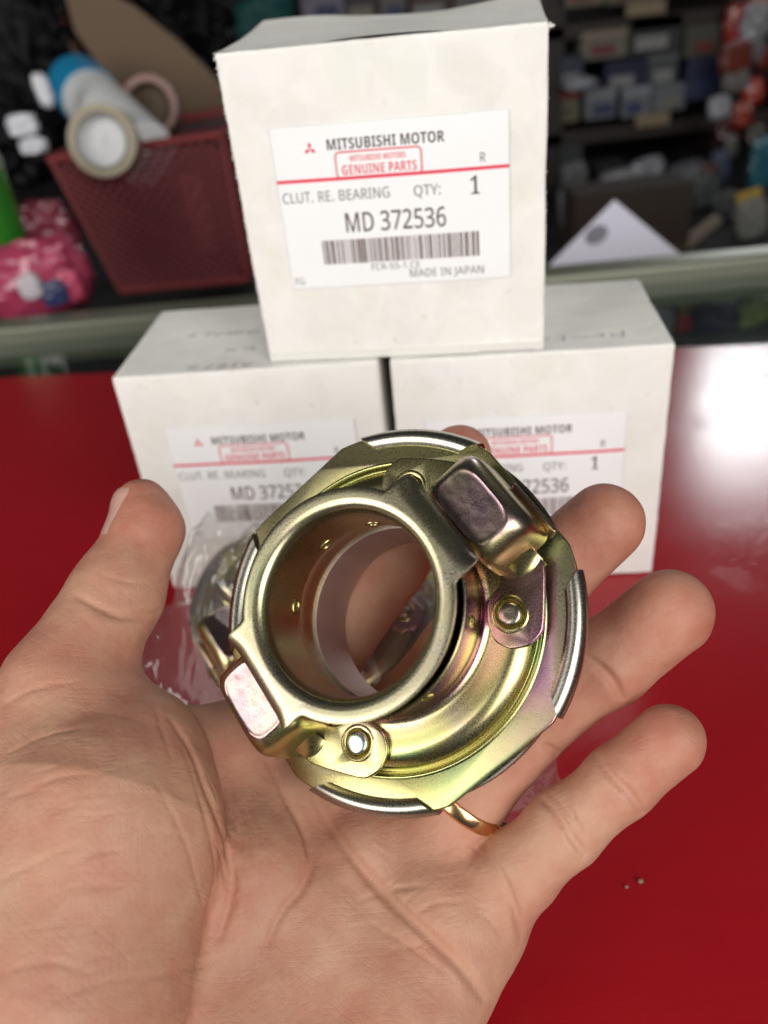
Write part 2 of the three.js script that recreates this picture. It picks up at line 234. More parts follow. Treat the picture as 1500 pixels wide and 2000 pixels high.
// smooth profile through points
const curve = (pts, n) => new THREE.CatmullRomCurve3(pts.map((q) => V(q[0], q[1], 0)), false, 'catmullrom', 0.4).getPoints(n).map((q) => [q.x, q.y]);
const bearing = new THREE.Group();
{
  const B = bearing;
  part('housing_cup', finish(lathe([[23, -13.6], [31.5, -13.8], [33.4, -13.2], [35.6, -10], [37.4, -5], [38.4, -1.4], [38.5, 0.3], [38.3, 0.75], [37.9, 0.7], [37.8, -1], [23, -1.2], [23, -13.6]]), steelC(0.62, [0.56, 0.5, 0.42])), steelMat, B, 'silver steel outer housing');
  part('inner_ring', finish(lathe([[18.7, 0.5], [18.55, -0.5], [18.4, -13.2], [18.9, -13.8], [22, -13.8], [22.6, -13], [22.6, 0.5], [18.7, 0.5]]), steelC(1, [0.62, 0.52, 0.5])), dullMat, B, 'matt pinkish steel inner ring');
  { // flange plate, a disc with four flats
    const s = new THREE.Shape(); const N = 240;
    for (let i = 0; i < N; i++) { const a = i / N * 2 * Math.PI, m = Math.abs(((a + Math.PI / 4) % (Math.PI / 2)) - Math.PI / 4), r = Math.min(39.4, 37.2 / Math.cos(m)); i ? s.lineTo(r * Math.cos(a), r * Math.sin(a)) : s.moveTo(r, 0); }
    s.closePath(); const h = new THREE.Path(); h.absarc(0, 0, 32.8, 0, 2 * Math.PI, true); s.holes.push(h);
    const g = new THREE.ExtrudeGeometry(s, { depth: 0.9, bevelEnabled: true, bevelThickness: 0.3, bevelSize: 0.3, bevelSegments: 3, curveSegments: 160 }); g.translate(0, 0, 1.2);
    part('flange_plate', finish(g, (p) => { const a = Math.atan2(p.y, p.x) + 0.646, k = fbm(p.x * 0.06, p.y * 0.06, 3, 3); const ph = 0.02 + 0.62 * Math.exp(-Math.pow(((a > 3.3 ? a - 6.283 : a) + 0.25) / 0.75, 2)) + 0.18 * k; const s = 1 + 0.1 * noise(p.x * 2, p.y * 2, 1); return film(ph).map((c) => c * s); }), zincMat, B, 'yellow zinc plated flange turning purple on one side');
  }
  // dished carrier
  const dish = curve([[20.9, 6.2], [21.4, 5.1], [22.6, 4.5], [25, 4.5], [27.6, 4.55], [29.3, 4.0], [30.6, 2.9], [31.2, 1.7]], 40).concat(curve([[31.2, 1.7], [31.5, 1.5], [31.9, 1.9], [32.3, 2.6], [32.75, 2.75], [33.1, 2.5]], 14));
  part('carrier_dish', finish(lathe(dish, 220), (p) => { const r = Math.hypot(p.x, p.y), k = fbm(p.x * 0.05, p.y * 0.05, 8, 3), a = Math.atan2(p.y, p.x); return film(0.04 + 0.16 * k + (r > 31.4 ? 0.12 : 0) + 0.22 * sstep(noise(a * 1.1, r * 0.1, 5), 0.1, 0.5) + (r < 21.8 ? 0.55 : 0)); }, 0.9), zincSmooth, B, 'smooth yellow green domed carrier');
  const sl = curve([[20.9, 6.2], [20.75, 8.5], [20.6, 12.5], [21.1, 16], [22.0, 18.4]], 24).concat([[22.05, 18.7], [21.8, 18.95], [21.5, 18.8], [20.5, 16], [19.8, 12], [19.7, 6]]);
  part('carrier_sleeve', finish(lathe(sl, 200), (p) => film(0.1 + 0.05 * p.z + 0.2 * fbm(p.x * 0.08, p.y * 0.08, p.z * 0.1, 2)), 0.9), zincSmooth, B);
  { // collar: bore tube, rounded rim, flange with two straight wings that curl over
    const fl = (a) => { let m = Math.abs(((a % Math.PI) + Math.PI) % Math.PI); m = Math.min(m, Math.PI - m); const a0 = 0.395, k = sstep(m, a0, a0 + 0.16); return [lerp(24.6 / Math.cos(Math.min(m, a0)), 22.1, k), 1 - sstep(m, a0 - 0.12, a0 + 0.14)]; };
    const NU = 360, prof = [];
    const bore = [[19.2, 0.6], [19.0, 5.5], [18.5, 8.2], [17.5, 9.6], [17.35, 14], [17.4, 21], [17.55, 22.4], [18.05, 23.6], [18.85, 24.25], [19.8, 24.5]];
    const pts = (a) => { const [ro, w] = fl(a), o = []; for (const q of curve(bore, 30)) o.push([q[0], q[1]]); const top = [];
      for (let i = 1; i <= 14; i++) { const t = i / 14, r = lerp(19.8, ro, t), x = Math.abs(r * Math.cos(a)), u = clamp((x - 20.6) / 4.02, 0, 1), d = lerp(0.25 * Math.pow(t, 4) - 0.15 * t, 3.6 * (1 - Math.sqrt(1 - u * u * 0.97)) - 0.1 * t, w); top.push([r, 24.5 - d]); }
      o.push(...top); const e = top[13], e1 = top[12]; o.push([e[0] + 0.05, e[1] - 0.5], [e[0] - 0.25, e[1] - 1.1]);
      for (let i = 12; i >= 0; i -= 2) o.push([top[i][0] - 0.15, top[i][1] - 1.15]); o.push([19, 22.4], [18.7, 21], [18.65, 8]); return o; };
    const M = pts(0).length - 1, table = []; for (let i = 0; i <= NU; i++) table.push(pts(i / NU * 2 * Math.PI));
    const g = grid(NU, M, (u, v) => { const i = Math.round(u * NU), j = Math.round(v * M), a = (i % NU) / NU * 2 * Math.PI, q = table[i % NU][j]; return V(q[0] * Math.cos(a), q[0] * Math.sin(a), q[1]); }, true);
    part('collar', finish(g, (p) => { const r = Math.hypot(p.x, p.y), k = fbm(p.x * 0.06, p.y * 0.06, p.z * 0.05 + 4, 3); const c = film(0.02 + 0.22 * k), s = steelC(1, [0.36, 0.335, 0.275])(p), m = p.z > 20 ? 0.55 : 0.35; const kk = 1 + 0.12 * noise(p.x * 3, p.y * 3, p.z * 3); return c.map((x, i) => lerp(x, s[i], m) * kk); }, 0.9), zincMat, B, 'rounded collar with two straight folded wings');
  }
  // punched dimples in the bore
  const dim = []; for (const a of [52, 90, 138, 232, 270, 318]) { const t = new THREE.TorusGeometry(1.35, 0.36, 12, 28); t.scale(0.8, 1.1, 0.8); t.rotateY(Math.PI / 2); t.translate(17.35, 0, 12); t.rotateZ(a * Math.PI / 180); dim.push(t); }
  for (const t of dim) part('bore_dimple', finish(t, zinc(0.05, 0.1), 1.4), zincSmooth, B);
  for (const a of [-46, -94, 46, 94, 180 - 46, 180 + 46]) { const t = new THREE.SphereGeometry(1.7, 16, 10); t.scale(0.3, 0.75, 1.3); t.translate(20.45, 0, 10.5); t.rotateZ(a * Math.PI / 180); part('sleeve_dimple', finish(t, zinc(0.15, 0.1), 1.4), zincSmooth, B); }
  // crimped claws of the cup
  for (const a0 of [43, -48, -134, 132.5]) {
    const pr = curve([[36.7, -7.5], [38.6, -4.6], [40.1, -1.5], [40.62, 0.6], [40.5, 2.0], [39.8, 3.1], [38.7, 3.6], [37.5, 3.35], [36.7, 2.85]], 16).concat([[36.75, 2.5], [38.4, 2.6], [39.6, 1.4], [39.2, -1.5], [37.6, -4.6], [36.4, -7]]);
    const M = pr.length - 1, g = grid(30, M, (u, v) => { const q = pr[Math.round(v * M)], hw = lerp(15.2, 20.6, clamp((q[0] - 36.7) / 3.4, 0, 1)) * Math.PI / 180, a = a0 * Math.PI / 180 + (u * 2 - 1) * hw; return V(q[0] * Math.cos(a), q[0] * Math.sin(a), q[1]); });
    const caps = []; for (const u of [-1, 1]) { const sh = []; for (let j = 0; j < M; j++) { const q = pr[j], q2 = pr[j + 1], f = (q) => { const hw = lerp(15.2, 20.6, clamp((q[0] - 36.7) / 3.4, 0, 1)) * Math.PI / 180, a = a0 * Math.PI / 180 + u * hw; return [q[0] * Math.cos(a), q[0] * Math.sin(a), q[1]]; }; const c = f([38.8, 2.2]); sh.push(...f(q), ...f(q2), ...c); } const e = new THREE.BufferGeometry(); e.setAttribute('position', new THREE.Float32BufferAttribute(sh, 3)); caps.push(e); }
    const gg = g.toNonIndexed(); gg.deleteAttribute('uv'); gg.deleteAttribute('normal');
    part('crimped_claw', finish(mergeGeometries([gg, ...caps]), steelC(1, [0.42, 0.405, 0.345]), 0.7), steelMat, B, 'bright silver crimped claw');
  }
  // square pads: hollow pressed caps
  for (const s of [1, -1]) {
    const lv = [[5.2, 6.8, 10.9, 0, 7], [6.2, 6.75, 10.8, 0, 7], [10, 6.65, 10.6, 0, 6.5], [13.6, 6.5, 10.3, 0, 6], [15.4, 6.2, 9.9, -0.05, 5.6], [16.7, 5.7, 9.2, -0.15, 5], [17.5, 5.1, 8.3, -0.25, 4.4], [17.95, 4.65, 7.7, -0.3, 3.8], [18.08, 4.45, 7.4, -0.3, 3.6], [18.0, 4.25, 7.1, -0.3, 3.6], ...Array.from({ length: 14 }, (_, i) => [18, 4.1 * (1 - (i + 1) / 14.2), 6.9 * (1 - (i + 1) / 14.2), -0.3, 3.4])];
    const N = 96, M = lv.length - 1;
    const g = grid(N, M, (u, v) => { const q = lv[Math.round(v * M)], a = (Math.round(u * N) % N) / N * 2 * Math.PI, c = Math.cos(a), n = Math.sin(a), k = Math.pow(Math.pow(Math.abs(c), q[4]) + Math.pow(Math.abs(n), q[4]), -1 / q[4]); return V(s * (29.4 + q[3] + q[1] * c * k), q[2] * n * k, q[0] + (q[0] > 17.9 ? 0.05 * noise(q[1] * c * k * 0.5, q[2] * n * k * 0.5, s * 3) : 0)); }, true);
    part('pad_cap', finish(g, (p) => { if (p.z > 17.85) { const k = fbm(p.x * 0.12, p.y * 0.12, s * 5, 3); return film(0.58 + 0.18 * k).map((c, i) => lerp(c, [0.34, 0.285, 0.235][i], 0.6)); } return film(0.0 + 0.26 * fbm(p.x * 0.07, p.y * 0.07, p.z * 0.07 + s, 3)); }, 0.8), zincMat, B, s > 0 ? 'pressed square pad cap, upper right' : 'pressed square pad cap, lower left');
    const lip = new RoundedBoxGeometry(0.8, 13, 2.6, 2, 0.3); lip.rotateY(0.7 * s); lip.translate(s * 36.5, -4.6 * s, 6.2); part('cap_lip', finish(lip, zinc(0.55, 0.15)), zincMat, B);
  }
  // riveted tabs of the pad clips (outline measured in the flange plane)
  const c37 = Math.cos(0.6458), s37 = Math.sin(0.6458), raw = [[26.2, 8.5], [31, 11.2], [33.2, 7.5], [33.0, 0], [32.4, -4.8], [30, -7.3], [26.5, -7.9], [23.6, -6.4], [22.4, -2.5], [22.6, 1.2], [25.0, 4.0]].map(([x, y]) => [x * c37 + y * s37, -x * s37 + y * c37]);
  for (const [sx, sy] of [[1, 1], [1, -1], [-1, 1], [-1, -1]]) {
    const sh = new THREE.Shape(new THREE.CatmullRomCurve3(raw.map(([x, y]) => V(x * sx, -y * sy, 0)), true, 'catmullrom', 0.35).getPoints(70).map((q) => new THREE.Vector2(q.x, q.y)));
    const hole = new THREE.Path(); const rx = 26.6 * Math.cos(0.706) * sx, ry = 26.6 * Math.sin(0.706) * sy; hole.absarc(rx, ry, 3.1, 0, 7, true); sh.holes.push(hole);
    const g = new THREE.ExtrudeGeometry(sh, { depth: 0.7, bevelEnabled: true, bevelThickness: 0.35, bevelSize: 0.35, bevelSegments: 3, curveSegments: 24 }); g.translate(0, 0, 4.85);
    const tab = part('clip_tab', finish(g, zinc(sx * sy > 0 ? 0.02 : sx > 0 ? 0.6 : 0.05, 0.22)), zincSmooth, B);
    const nk = grid(8, 10, (u, v) => V(sx * lerp(26, 31.8, u), sy * lerp(10.3, 14.5, v), 5.72 + 4.2 * Math.pow(1 - v, 2.2) - 1.2 * Math.pow(u * 2 - 1, 2) * (1 - v)));
    part('clip_neck', finish(nk, zinc(0.1, 0.2), 1), zincSmooth, B);
    const rv = lathe(curve([[3.75, 5.9], [3.4, 6.12], [3.1, 5.6], [2.85, 5.1], [2.5, 5.4], [2.25, 6.3], [1.85, 6.6]], 24).concat([[0.9, 6.58], [0.01, 6.55]]), 40); rv.translate(rx, ry, 0);
    part('rivet', finish(rv, (p) => { const r = Math.hypot(p.x - rx, p.y - ry); return r < 2.3 ? steelC(1, sx > 0 ? [0.55, 0.48, 0.4] : [0.5, 0.58, 0.5])(p) : film(0.08); }, 0.8), zincSmooth, B);
  }
}
// pose: flange centre and axis surveyed from the photograph
const nCam = V(Math.sin(0.477) * Math.cos(2.663), Math.sin(0.477) * Math.sin(2.663), Math.cos(0.477)), xCam = V(1, 0, 0).addScaledVector(nCam, -nCam.x).normalize(), yCam = nCam.clone().cross(xCam);
const toW = (v) => v.clone().transformDirection(camM);
{
  bearing.name = numbered('release_bearing'); bearing.userData = { label: 'yellow zinc plated clutch release bearing held in the open hand', category: 'bearing' };
  bearing.position.copy(V(2.42, -21.85, -178.79).multiplyScalar(0.001).applyMatrix4(camM));
  const a = 0.646, x = xCam.clone().multiplyScalar(Math.cos(a)).addScaledVector(yCam, Math.sin(a)), y = yCam.clone().multiplyScalar(Math.cos(a)).addScaledVector(xCam, -Math.sin(a));
  bearing.quaternion.setFromRotationMatrix(new THREE.Matrix4().makeBasis(toW(x), toW(y), toW(nCam))); scene.add(bearing);
}
// the second bearing lies face up on the counter inside a clear bag
const bagAt = V(-0.0235, 0, 0.046);
{
  const b2 = bearing.clone(); b2.name = numbered('release_bearing'); b2.userData = { label: 'second zinc plated bearing lying in a clear plastic bag behind the hand', category: 'bearing' };
  b2.position.copy(at(622, 1195, 0.268)); b2.rotation.set(-1.2, 0.05, 0.5); scene.add(b2);
  const bag = thing('plastic_bag', 'clear crumpled plastic bag around the bearing on the red counter', 'bag', bagAt);
  const ridge = (x, y, s) => 1 - Math.abs(fbm(x, y, s, 3));
  const film = grid(190, 190, (u, v) => {
    const X = lerp(-86, 66, u), Z = lerp(-38, 62, v), c = b2.position.clone().sub(bagAt).multiplyScalar(1000), dx = X - c.x, dz = Z - c.z;
    // height of the leaning bearing's face, its hub, and the bunched neck of the bag on the left
    const face = c.y + 4 - dz * 0.4, inside = 1 - sstep(Math.hypot(dx, dz * 1.5), 30, 56), hub = 1 - sstep(Math.hypot(dx, (dz - 14) * 1.4), 20, 34), neck = Math.exp(-(((X + 42) / 32) ** 2) - (((Z + 8) / 28) ** 2));
    const w = 3.4 * (ridge(X * 0.04, Z * 0.04, 2) - 0.62) + 2.6 * (ridge(X * 0.1 + Z * 0.05, Z * 0.09, 7) - 0.62) + 2.4 * (ridge(X * 0.03 + Z * 0.09, Z * 0.035 - X * 0.1, 17) - 0.62);
    const y = Math.max(0.9 + 0.5 * noise(X * 0.2, Z * 0.2), inside * (face + 3 + hub * 18) + neck * 26 + w * (0.7 + 0.7 * inside)), e = 1 + 0.06 * noise(X * 0.05, Z * 0.05, 4);
    return V(X * e / 1000, y / 1000, Z * e / 1000); });
  part('bag_film', film, phy({ color: new THREE.Color(0.95, 0.94, 0.93), transmission: 0.94, thickness: 0, roughness: 0.06, ior: 1.5, side: THREE.DoubleSide, specularIntensity: 1 }), bag);
}

// ---------------------------------------------------------------- hand
// field in millimetres in the survey frame (x right, y up, z towards the viewer), meshed and then set in the world
const P = (x, y, d) => V((x - 750) / F * d, -(y - 1000) / F * d, -d);
const cone = (a, b, ra, rb) => ({ a, b, ra, rb, ba: b.clone().sub(a), l2: b.distanceToSquared(a) });
function dCone(c, x, y, z) { const px = x - c.a.x, py = y - c.a.y, pz = z - c.a.z, h = c.l2 > 0 ? clamp((px * c.ba.x + py * c.ba.y + pz * c.ba.z) / c.l2, 0, 1) : 0, dx = px - c.ba.x * h, dy = py - c.ba.y * h, dz = pz - c.ba.z * h; return Math.sqrt(dx * dx + dy * dy + dz * dz) - (c.ra + (c.rb - c.ra) * h); }
const smin = (a, b, k) => { const h = Math.max(k - Math.abs(a - b), 0) / k; return Math.min(a, b) - h * h * k * 0.25; };
const fingerPts = { // x, y, depth, radius px
  index: [[505, 1470, 206, 88], [622, 1300, 208, 74], [762, 1100, 207, 70], [897, 893, 204, 63]],
  middle: [[655, 1595, 200, 100], [800, 1400, 200, 84], [905, 1275, 196, 82], [1050, 1140, 189, 84], [1180, 1022, 183, 78]],
  ring: [[800, 1700, 192, 98], [914, 1547, 189, 79], [1077, 1361, 184, 82], [1185, 1294, 180, 82], [1308, 1196, 175, 84]],
  pinky: [[922, 1787, 186, 82], [1010, 1703, 181, 76], [1102, 1617, 177, 72], [1212, 1525, 172, 67], [1306, 1446, 169, 70]],
  thumb: [[30, 1560, 172, 150], [120, 1345, 178, 112], [228, 1160, 189, 88], [287, 1035, 196, 68], [277, 990, 198, 55]],
};
const chains = {};
for (const k in fingerPts) { const j = fingerPts[k].map(([x, y, d, r]) => [P(x, y, d), r * d / F]), c = []; for (let i = 0; i + 1 < j.length; i++) c.push(cone(j[i][0], j[i + 1][0], j[i][1], j[i + 1][1])); chains[k] = { j, c }; }
const mm = (x, y, d, r) => [P(x, y, d), r];
const link = (a, b) => cone(a[0], b[0], a[1], b[1]);
const palm = [ // metacarpals, wrist and forearm
  link(mm(505, 1470, 207, 11.5), mm(-60, 2100, 170, 14)), link(mm(655, 1595, 200, 12.5), mm(40, 2210, 170, 16)), link(mm(800, 1700, 193, 12), mm(150, 2300, 168, 16)), link(mm(915, 1790, 187, 10), mm(240, 2370, 164, 16)),
  link(mm(915, 1795, 186, 10), mm(872, 1880, 181, 11)),
  link(mm(225, 1440, 184, 8), mm(475, 1465, 205, 9)),         // web
  link(mm(110, 1950, 165, 24), mm(-20, 2260, 160, 23)), link(mm(260, 2350, 160, 20), mm(60, 2330, 160, 22)),
  link(mm(100, 2330, 162, 26), mm(-250, 2900, 150, 26)),      // wrist and forearm, out of view
];
const masses = [ // ball of the thumb, middle of the palm, heel on the little finger side
  [link(mm(215, 1590, 168, 21), mm(110, 1900, 158, 25)), link(mm(215, 1590, 168, 21), mm(260, 1470, 176, 13))],
  [link(mm(462, 1530, 197, 8.5), mm(498, 1710, 183, 11.5)), link(mm(498, 1710, 183, 11.5), mm(400, 2000, 174, 15))],
  [link(mm(625, 1790, 184, 11.5), mm(782, 1985, 177, 14)), link(mm(782, 1985, 177, 14), mm(500, 2260, 164, 21)), link(mm(625, 1790, 184, 11.5), mm(420, 2150, 168, 18))],
];
const pads = [ // fleshy pads: smooth swellings on the palm side
  [P(705, 1662, 187), 7.5], [P(850, 1762, 181), 8], [P(575, 1560, 195), 6.5], [P(908, 1815, 180), 6],
];
function bare(x, y, z) {
  let d = 1e3; for (const c of palm) d = smin(d, dCone(c, x, y, z), 11);
  for (const [p, r] of pads) d = smin(d, Math.hypot(x - p.x, y - p.y, z - p.z) - r, 8);
  for (const m of masses) { let e = 1e3; for (const c of m) e = smin(e, dCone(c, x, y, z), 8); d = smin(d, e, 5.5); }
  let f = d;
  for (const k in chains) { let e = 1e3; for (const c of chains[k].c) e = smin(e, dCone(c, x, y, z), 3); f = smin(f, smin(d, e, k === 'thumb' ? 12 : 6), 0.8); }
  d = f;
  return d;
}
// creases: survey pixels dropped onto the surface along the line of sight
function drop(x, y) { const dir = V((x - 750) / F, -(y - 1000) / F, -1), p = V(); let t = 100; for (let i = 0; i < 90 && t < 260; i++) { p.copy(dir).multiplyScalar(t); const d = bare(p.x, p.y, p.z); if (d < 0.02) return p.clone(); t += d * 0.75; } return null; }
const CREASES_RAW = [ // width mm, depth mm, points
  [0.95, 1.7, [[610, 1545], [645, 1610], [690, 1675], [760, 1755], [840, 1830], [905, 1895], [945, 1950]]],     // heart line
  [0.8, 1.0, [[525, 1490], [560, 1560], [595, 1630], [608, 1690], [585, 1740], [545, 1790], [525, 1840]]],      // head line
  [0.75, 1.0, [[330, 1400], [373, 1467], [405, 1550], [440, 1640], [455, 1730], [430, 1830]]],                 // life line
  [0.55, 0.35, [[345, 1430], [390, 1560], [420, 1700], [400, 1790]]], [0.5, 0.3, [[300, 1520], [360, 1640], [395, 1760]]],
  [0.5, 0.28, [[0, 1480], [80, 1440], [170, 1420]]], [0.5, 0.28, [[0, 1380], [70, 1345], [150, 1330]]], [0.5, 0.25, [[20, 1560], [110, 1520], [200, 1510]]],
  [0.5, 0.25, [[0, 1720], [60, 1690], [150, 1650]]], [0.5, 0.22, [[0, 1900], [90, 1880], [180, 1900]]], [0.45, 0.2, [[60, 1990], [160, 1930], [330, 1900], [420, 1880]]],
  [0.55, 0.35, [[700, 1760], [760, 1740], [830, 1730]]], [0.5, 0.3, [[790, 1800], [850, 1765], [905, 1760]]], [0.45, 0.22, [[720, 1800], [800, 1850], [870, 1900]]],
  [0.7, 1.6, [[1166, 1474], [1192, 1512], [1228, 1548], [1254, 1588]]], [0.7, 1.7, [[1056, 1558], [1090, 1590], [1120, 1640], [1142, 1668]]], [0.7, 1.0, [[1078, 1552], [1108, 1582], [1138, 1632]]],
  [0.75, 1.0, [[945, 1650], [985, 1720], [1010, 1790], [1018, 1830]]],
  [0.7, 1.7, [[1140, 1278], [1190, 1320], [1215, 1365]]], [0.7, 1.4, [[1062, 1455], [1090, 1475], [1105, 1500]]], [0.7, 0.9, [[150, 1165], [240, 1205], [320, 1195]]], [0.5, 0.25, [[190, 1120], [260, 1140], [330, 1130]]],
  [0.6, 0.4, [[300, 1362], [315, 1420], [335, 1480]]],
];
{ // many shallow fine lines running with the life line and across the ball of the thumb
  let q = 5; const rr = () => { q = (q * 1664525 + 1013904223) >>> 0; return q / 4294967296; };
  for (let i = 0; i < 26; i++) { const o = rr() * 90 - 30, y0 = 1440 + rr() * 260, l = 60 + rr() * 180, x = 395 + o + (y0 - 1500) * 0.2; CREASES_RAW.push([0.32, 0.1 + rr() * 0.14, [[x, y0], [x + l * 0.2, y0 + l * 0.5], [x + l * (0.2 + rr() * 0.12), y0 + l]]]); }
  for (let i = 0; i < 26; i++) { const x = rr() * 300 - 20, y = 1430 + rr() * 540, l = 60 + rr() * 130; CREASES_RAW.push([0.35, 0.08 + rr() * 0.12, [[x, y], [x + l * 0.5, y - l * 0.2 - 6 + rr() * 12], [x + l, y - l * 0.3 + rr() * 20]]]); }
  for (let i = 0; i < 18; i++) { const x = 640 + rr() * 280, y = 1640 + rr() * 240, l = 40 + rr() * 70; CREASES_RAW.push([0.3, 0.08 + rr() * 0.1, [[x, y], [x + l * 0.5, y - l * 0.1], [x + l, y + l * (rr() - 0.5)]]]); }
}
const CREASES = CREASES_RAW.map(([w, d, pts]) => { const q = []; for (const p of new THREE.CatmullRomCurve3(pts.map(([x, y]) => V(x, y, 0))).getPoints(pts.length * 5)) { const h = drop(p.x + 1.3 * noise(p.x * 0.05, p.y * 0.05), p.y + 1.3 * noise(p.x * 0.05, p.y * 0.05, 4)); if (h) q.push(h); } const bb = new THREE.Box3().setFromPoints(q).expandByScalar(w * 7); return { w, d, q, bb }; });
function creased(x, y, z) {
  let d = bare(x, y, z); if (d > 4 || d < -4) return d;
  for (const c of CREASES) { if (x < c.bb.min.x || x > c.bb.max.x || y < c.bb.min.y || y > c.bb.max.y || z < c.bb.min.z || z > c.bb.max.z) continue; let m = 1e9, mi = 0; for (let i = 0; i + 1 < c.q.length; i++) { const a = c.q[i], b = c.q[i + 1], bx = b.x - a.x, by = b.y - a.y, bz = b.z - a.z, h = clamp(((x - a.x) * bx + (y - a.y) * by + (z - a.z) * bz) / (bx * bx + by * by + bz * bz + 1e-9), 0, 1), e = (x - a.x - bx * h) ** 2 + (y - a.y - by * h) ** 2 + (z - a.z - bz * h) ** 2; if (e < m) { m = e; mi = (i + h) / c.q.length; } } const s = Math.sqrt(m); d += c.d * Math.pow(Math.sin(Math.PI * clamp(mi * 0.94 + 0.03, 0, 1)), 0.7) * (Math.exp(-((s / c.w) ** 2)) - 0.09 * Math.exp(-(((s - 2.8 * c.w) / (1.8 * c.w)) ** 2))); }
  return d + 0.14 * noise(x * 0.22, y * 0.22, z * 0.22) + 0.05 * noise(x * 0.7, y * 0.7, z * 0.7);
}
// naive surface nets on blocks near the surface
function mesher(f, lo, hi, h) {
  const n = [0, 1, 2].map((k) => Math.ceil((hi.getComponent(k) - lo.getComponent(k)) / h)), BS = 8, verts = [], idx = [], vid = new Map(), val = new Map();
  const [nx, ny, nz] = n, key = (i, j, k) => (i * (ny + 2) + j) * (nz + 2) + k;
  const get = (i, j, k) => { const q = key(i, j, k); let v = val.get(q); if (v === undefined) { v = f(lo.x + i * h, lo.y + j * h, lo.z + k * h); val.set(q, v); } return v; };
  const cells = [];
  for (let bi = 0; bi < nx; bi += BS) for (let bj = 0; bj < ny; bj += BS) for (let bk = 0; bk < nz; bk += BS) {
    const c = f(lo.x + (bi + BS / 2) * h, lo.y + (bj + BS / 2) * h, lo.z + (bk + BS / 2) * h); if (Math.abs(c) > BS * h * 0.9 + 3) continue;
    for (let i = bi; i < Math.min(bi + BS, nx); i++) for (let j = bj; j < Math.min(bj + BS, ny); j++) for (let k = bk; k < Math.min(bk + BS, nz); k++) {
      const s = []; let neg = 0; for (let q = 0; q < 8; q++) { const v = get(i + (q & 1), j + ((q >> 1) & 1), k + (q >> 2)); s.push(v); if (v < 0) neg++; }
      if (neg === 0 || neg === 8) continue;
      let x = 0, y = 0, z = 0, m = 0; for (const [a, b] of EDGES) if ((s[a] < 0) !== (s[b] < 0)) { const t = s[a] / (s[a] - s[b]); x += lerp(a & 1, b & 1, t); y += lerp((a >> 1) & 1, (b >> 1) & 1, t); z += lerp(a >> 2, b >> 2, t); m++; }
      vid.set(key(i, j, k), verts.length / 3); verts.push(lo.x + (i + x / m) * h, lo.y + (j + y / m) * h, lo.z + (k + z / m) * h); cells.push(i, j, k);
    }
  }
  const quad = (a, b, c, d, flip) => { if ([a, b, c, d].some((q) => q === undefined)) return; flip ? idx.push(a, b, c, a, c, d) : idx.push(a, c, b, a, d, c); };
  for (let q = 0; q < cells.length; q += 3) { const i = cells[q], j = cells[q + 1], k = cells[q + 2], s0 = get(i, j, k) < 0, id = (a, b, c) => vid.get(key(a, b, c));
    if (s0 !== (get(i + 1, j, k) < 0)) quad(id(i, j, k), id(i, j - 1, k), id(i, j - 1, k - 1), id(i, j, k - 1), s0);
    if (s0 !== (get(i, j + 1, k) < 0)) quad(id(i, j, k), id(i, j, k - 1), id(i - 1, j, k - 1), id(i - 1, j, k), s0);
    if (s0 !== (get(i, j, k + 1) < 0)) quad(id(i, j, k), id(i - 1, j, k), id(i - 1, j - 1, k), id(i, j - 1, k), s0); }
  const g = new THREE.BufferGeometry(); g.setAttribute('position', new THREE.Float32BufferAttribute(verts, 3)); g.setIndex(idx);
  const nr = new Float32Array(verts.length), e = h * 0.6; for (let i = 0; i < verts.length; i += 3) { const [x, y, z] = [verts[i], verts[i + 1], verts[i + 2]], a = f(x + e, y, z) - f(x - e, y, z), b = f(x, y + e, z) - f(x, y - e, z), c = f(x, y, z + e) - f(x, y, z - e), l = Math.hypot(a, b, c) || 1; nr[i] = a / l; nr[i + 1] = b / l; nr[i + 2] = c / l; }
  g.setAttribute('normal', new THREE.BufferAttribute(nr, 3)); return g;
}
const EDGES = [[0, 1], [2, 3], [4, 5], [6, 7], [0, 2], [1, 3], [4, 6], [5, 7], [0, 4], [1, 5], [2, 6], [3, 7]];
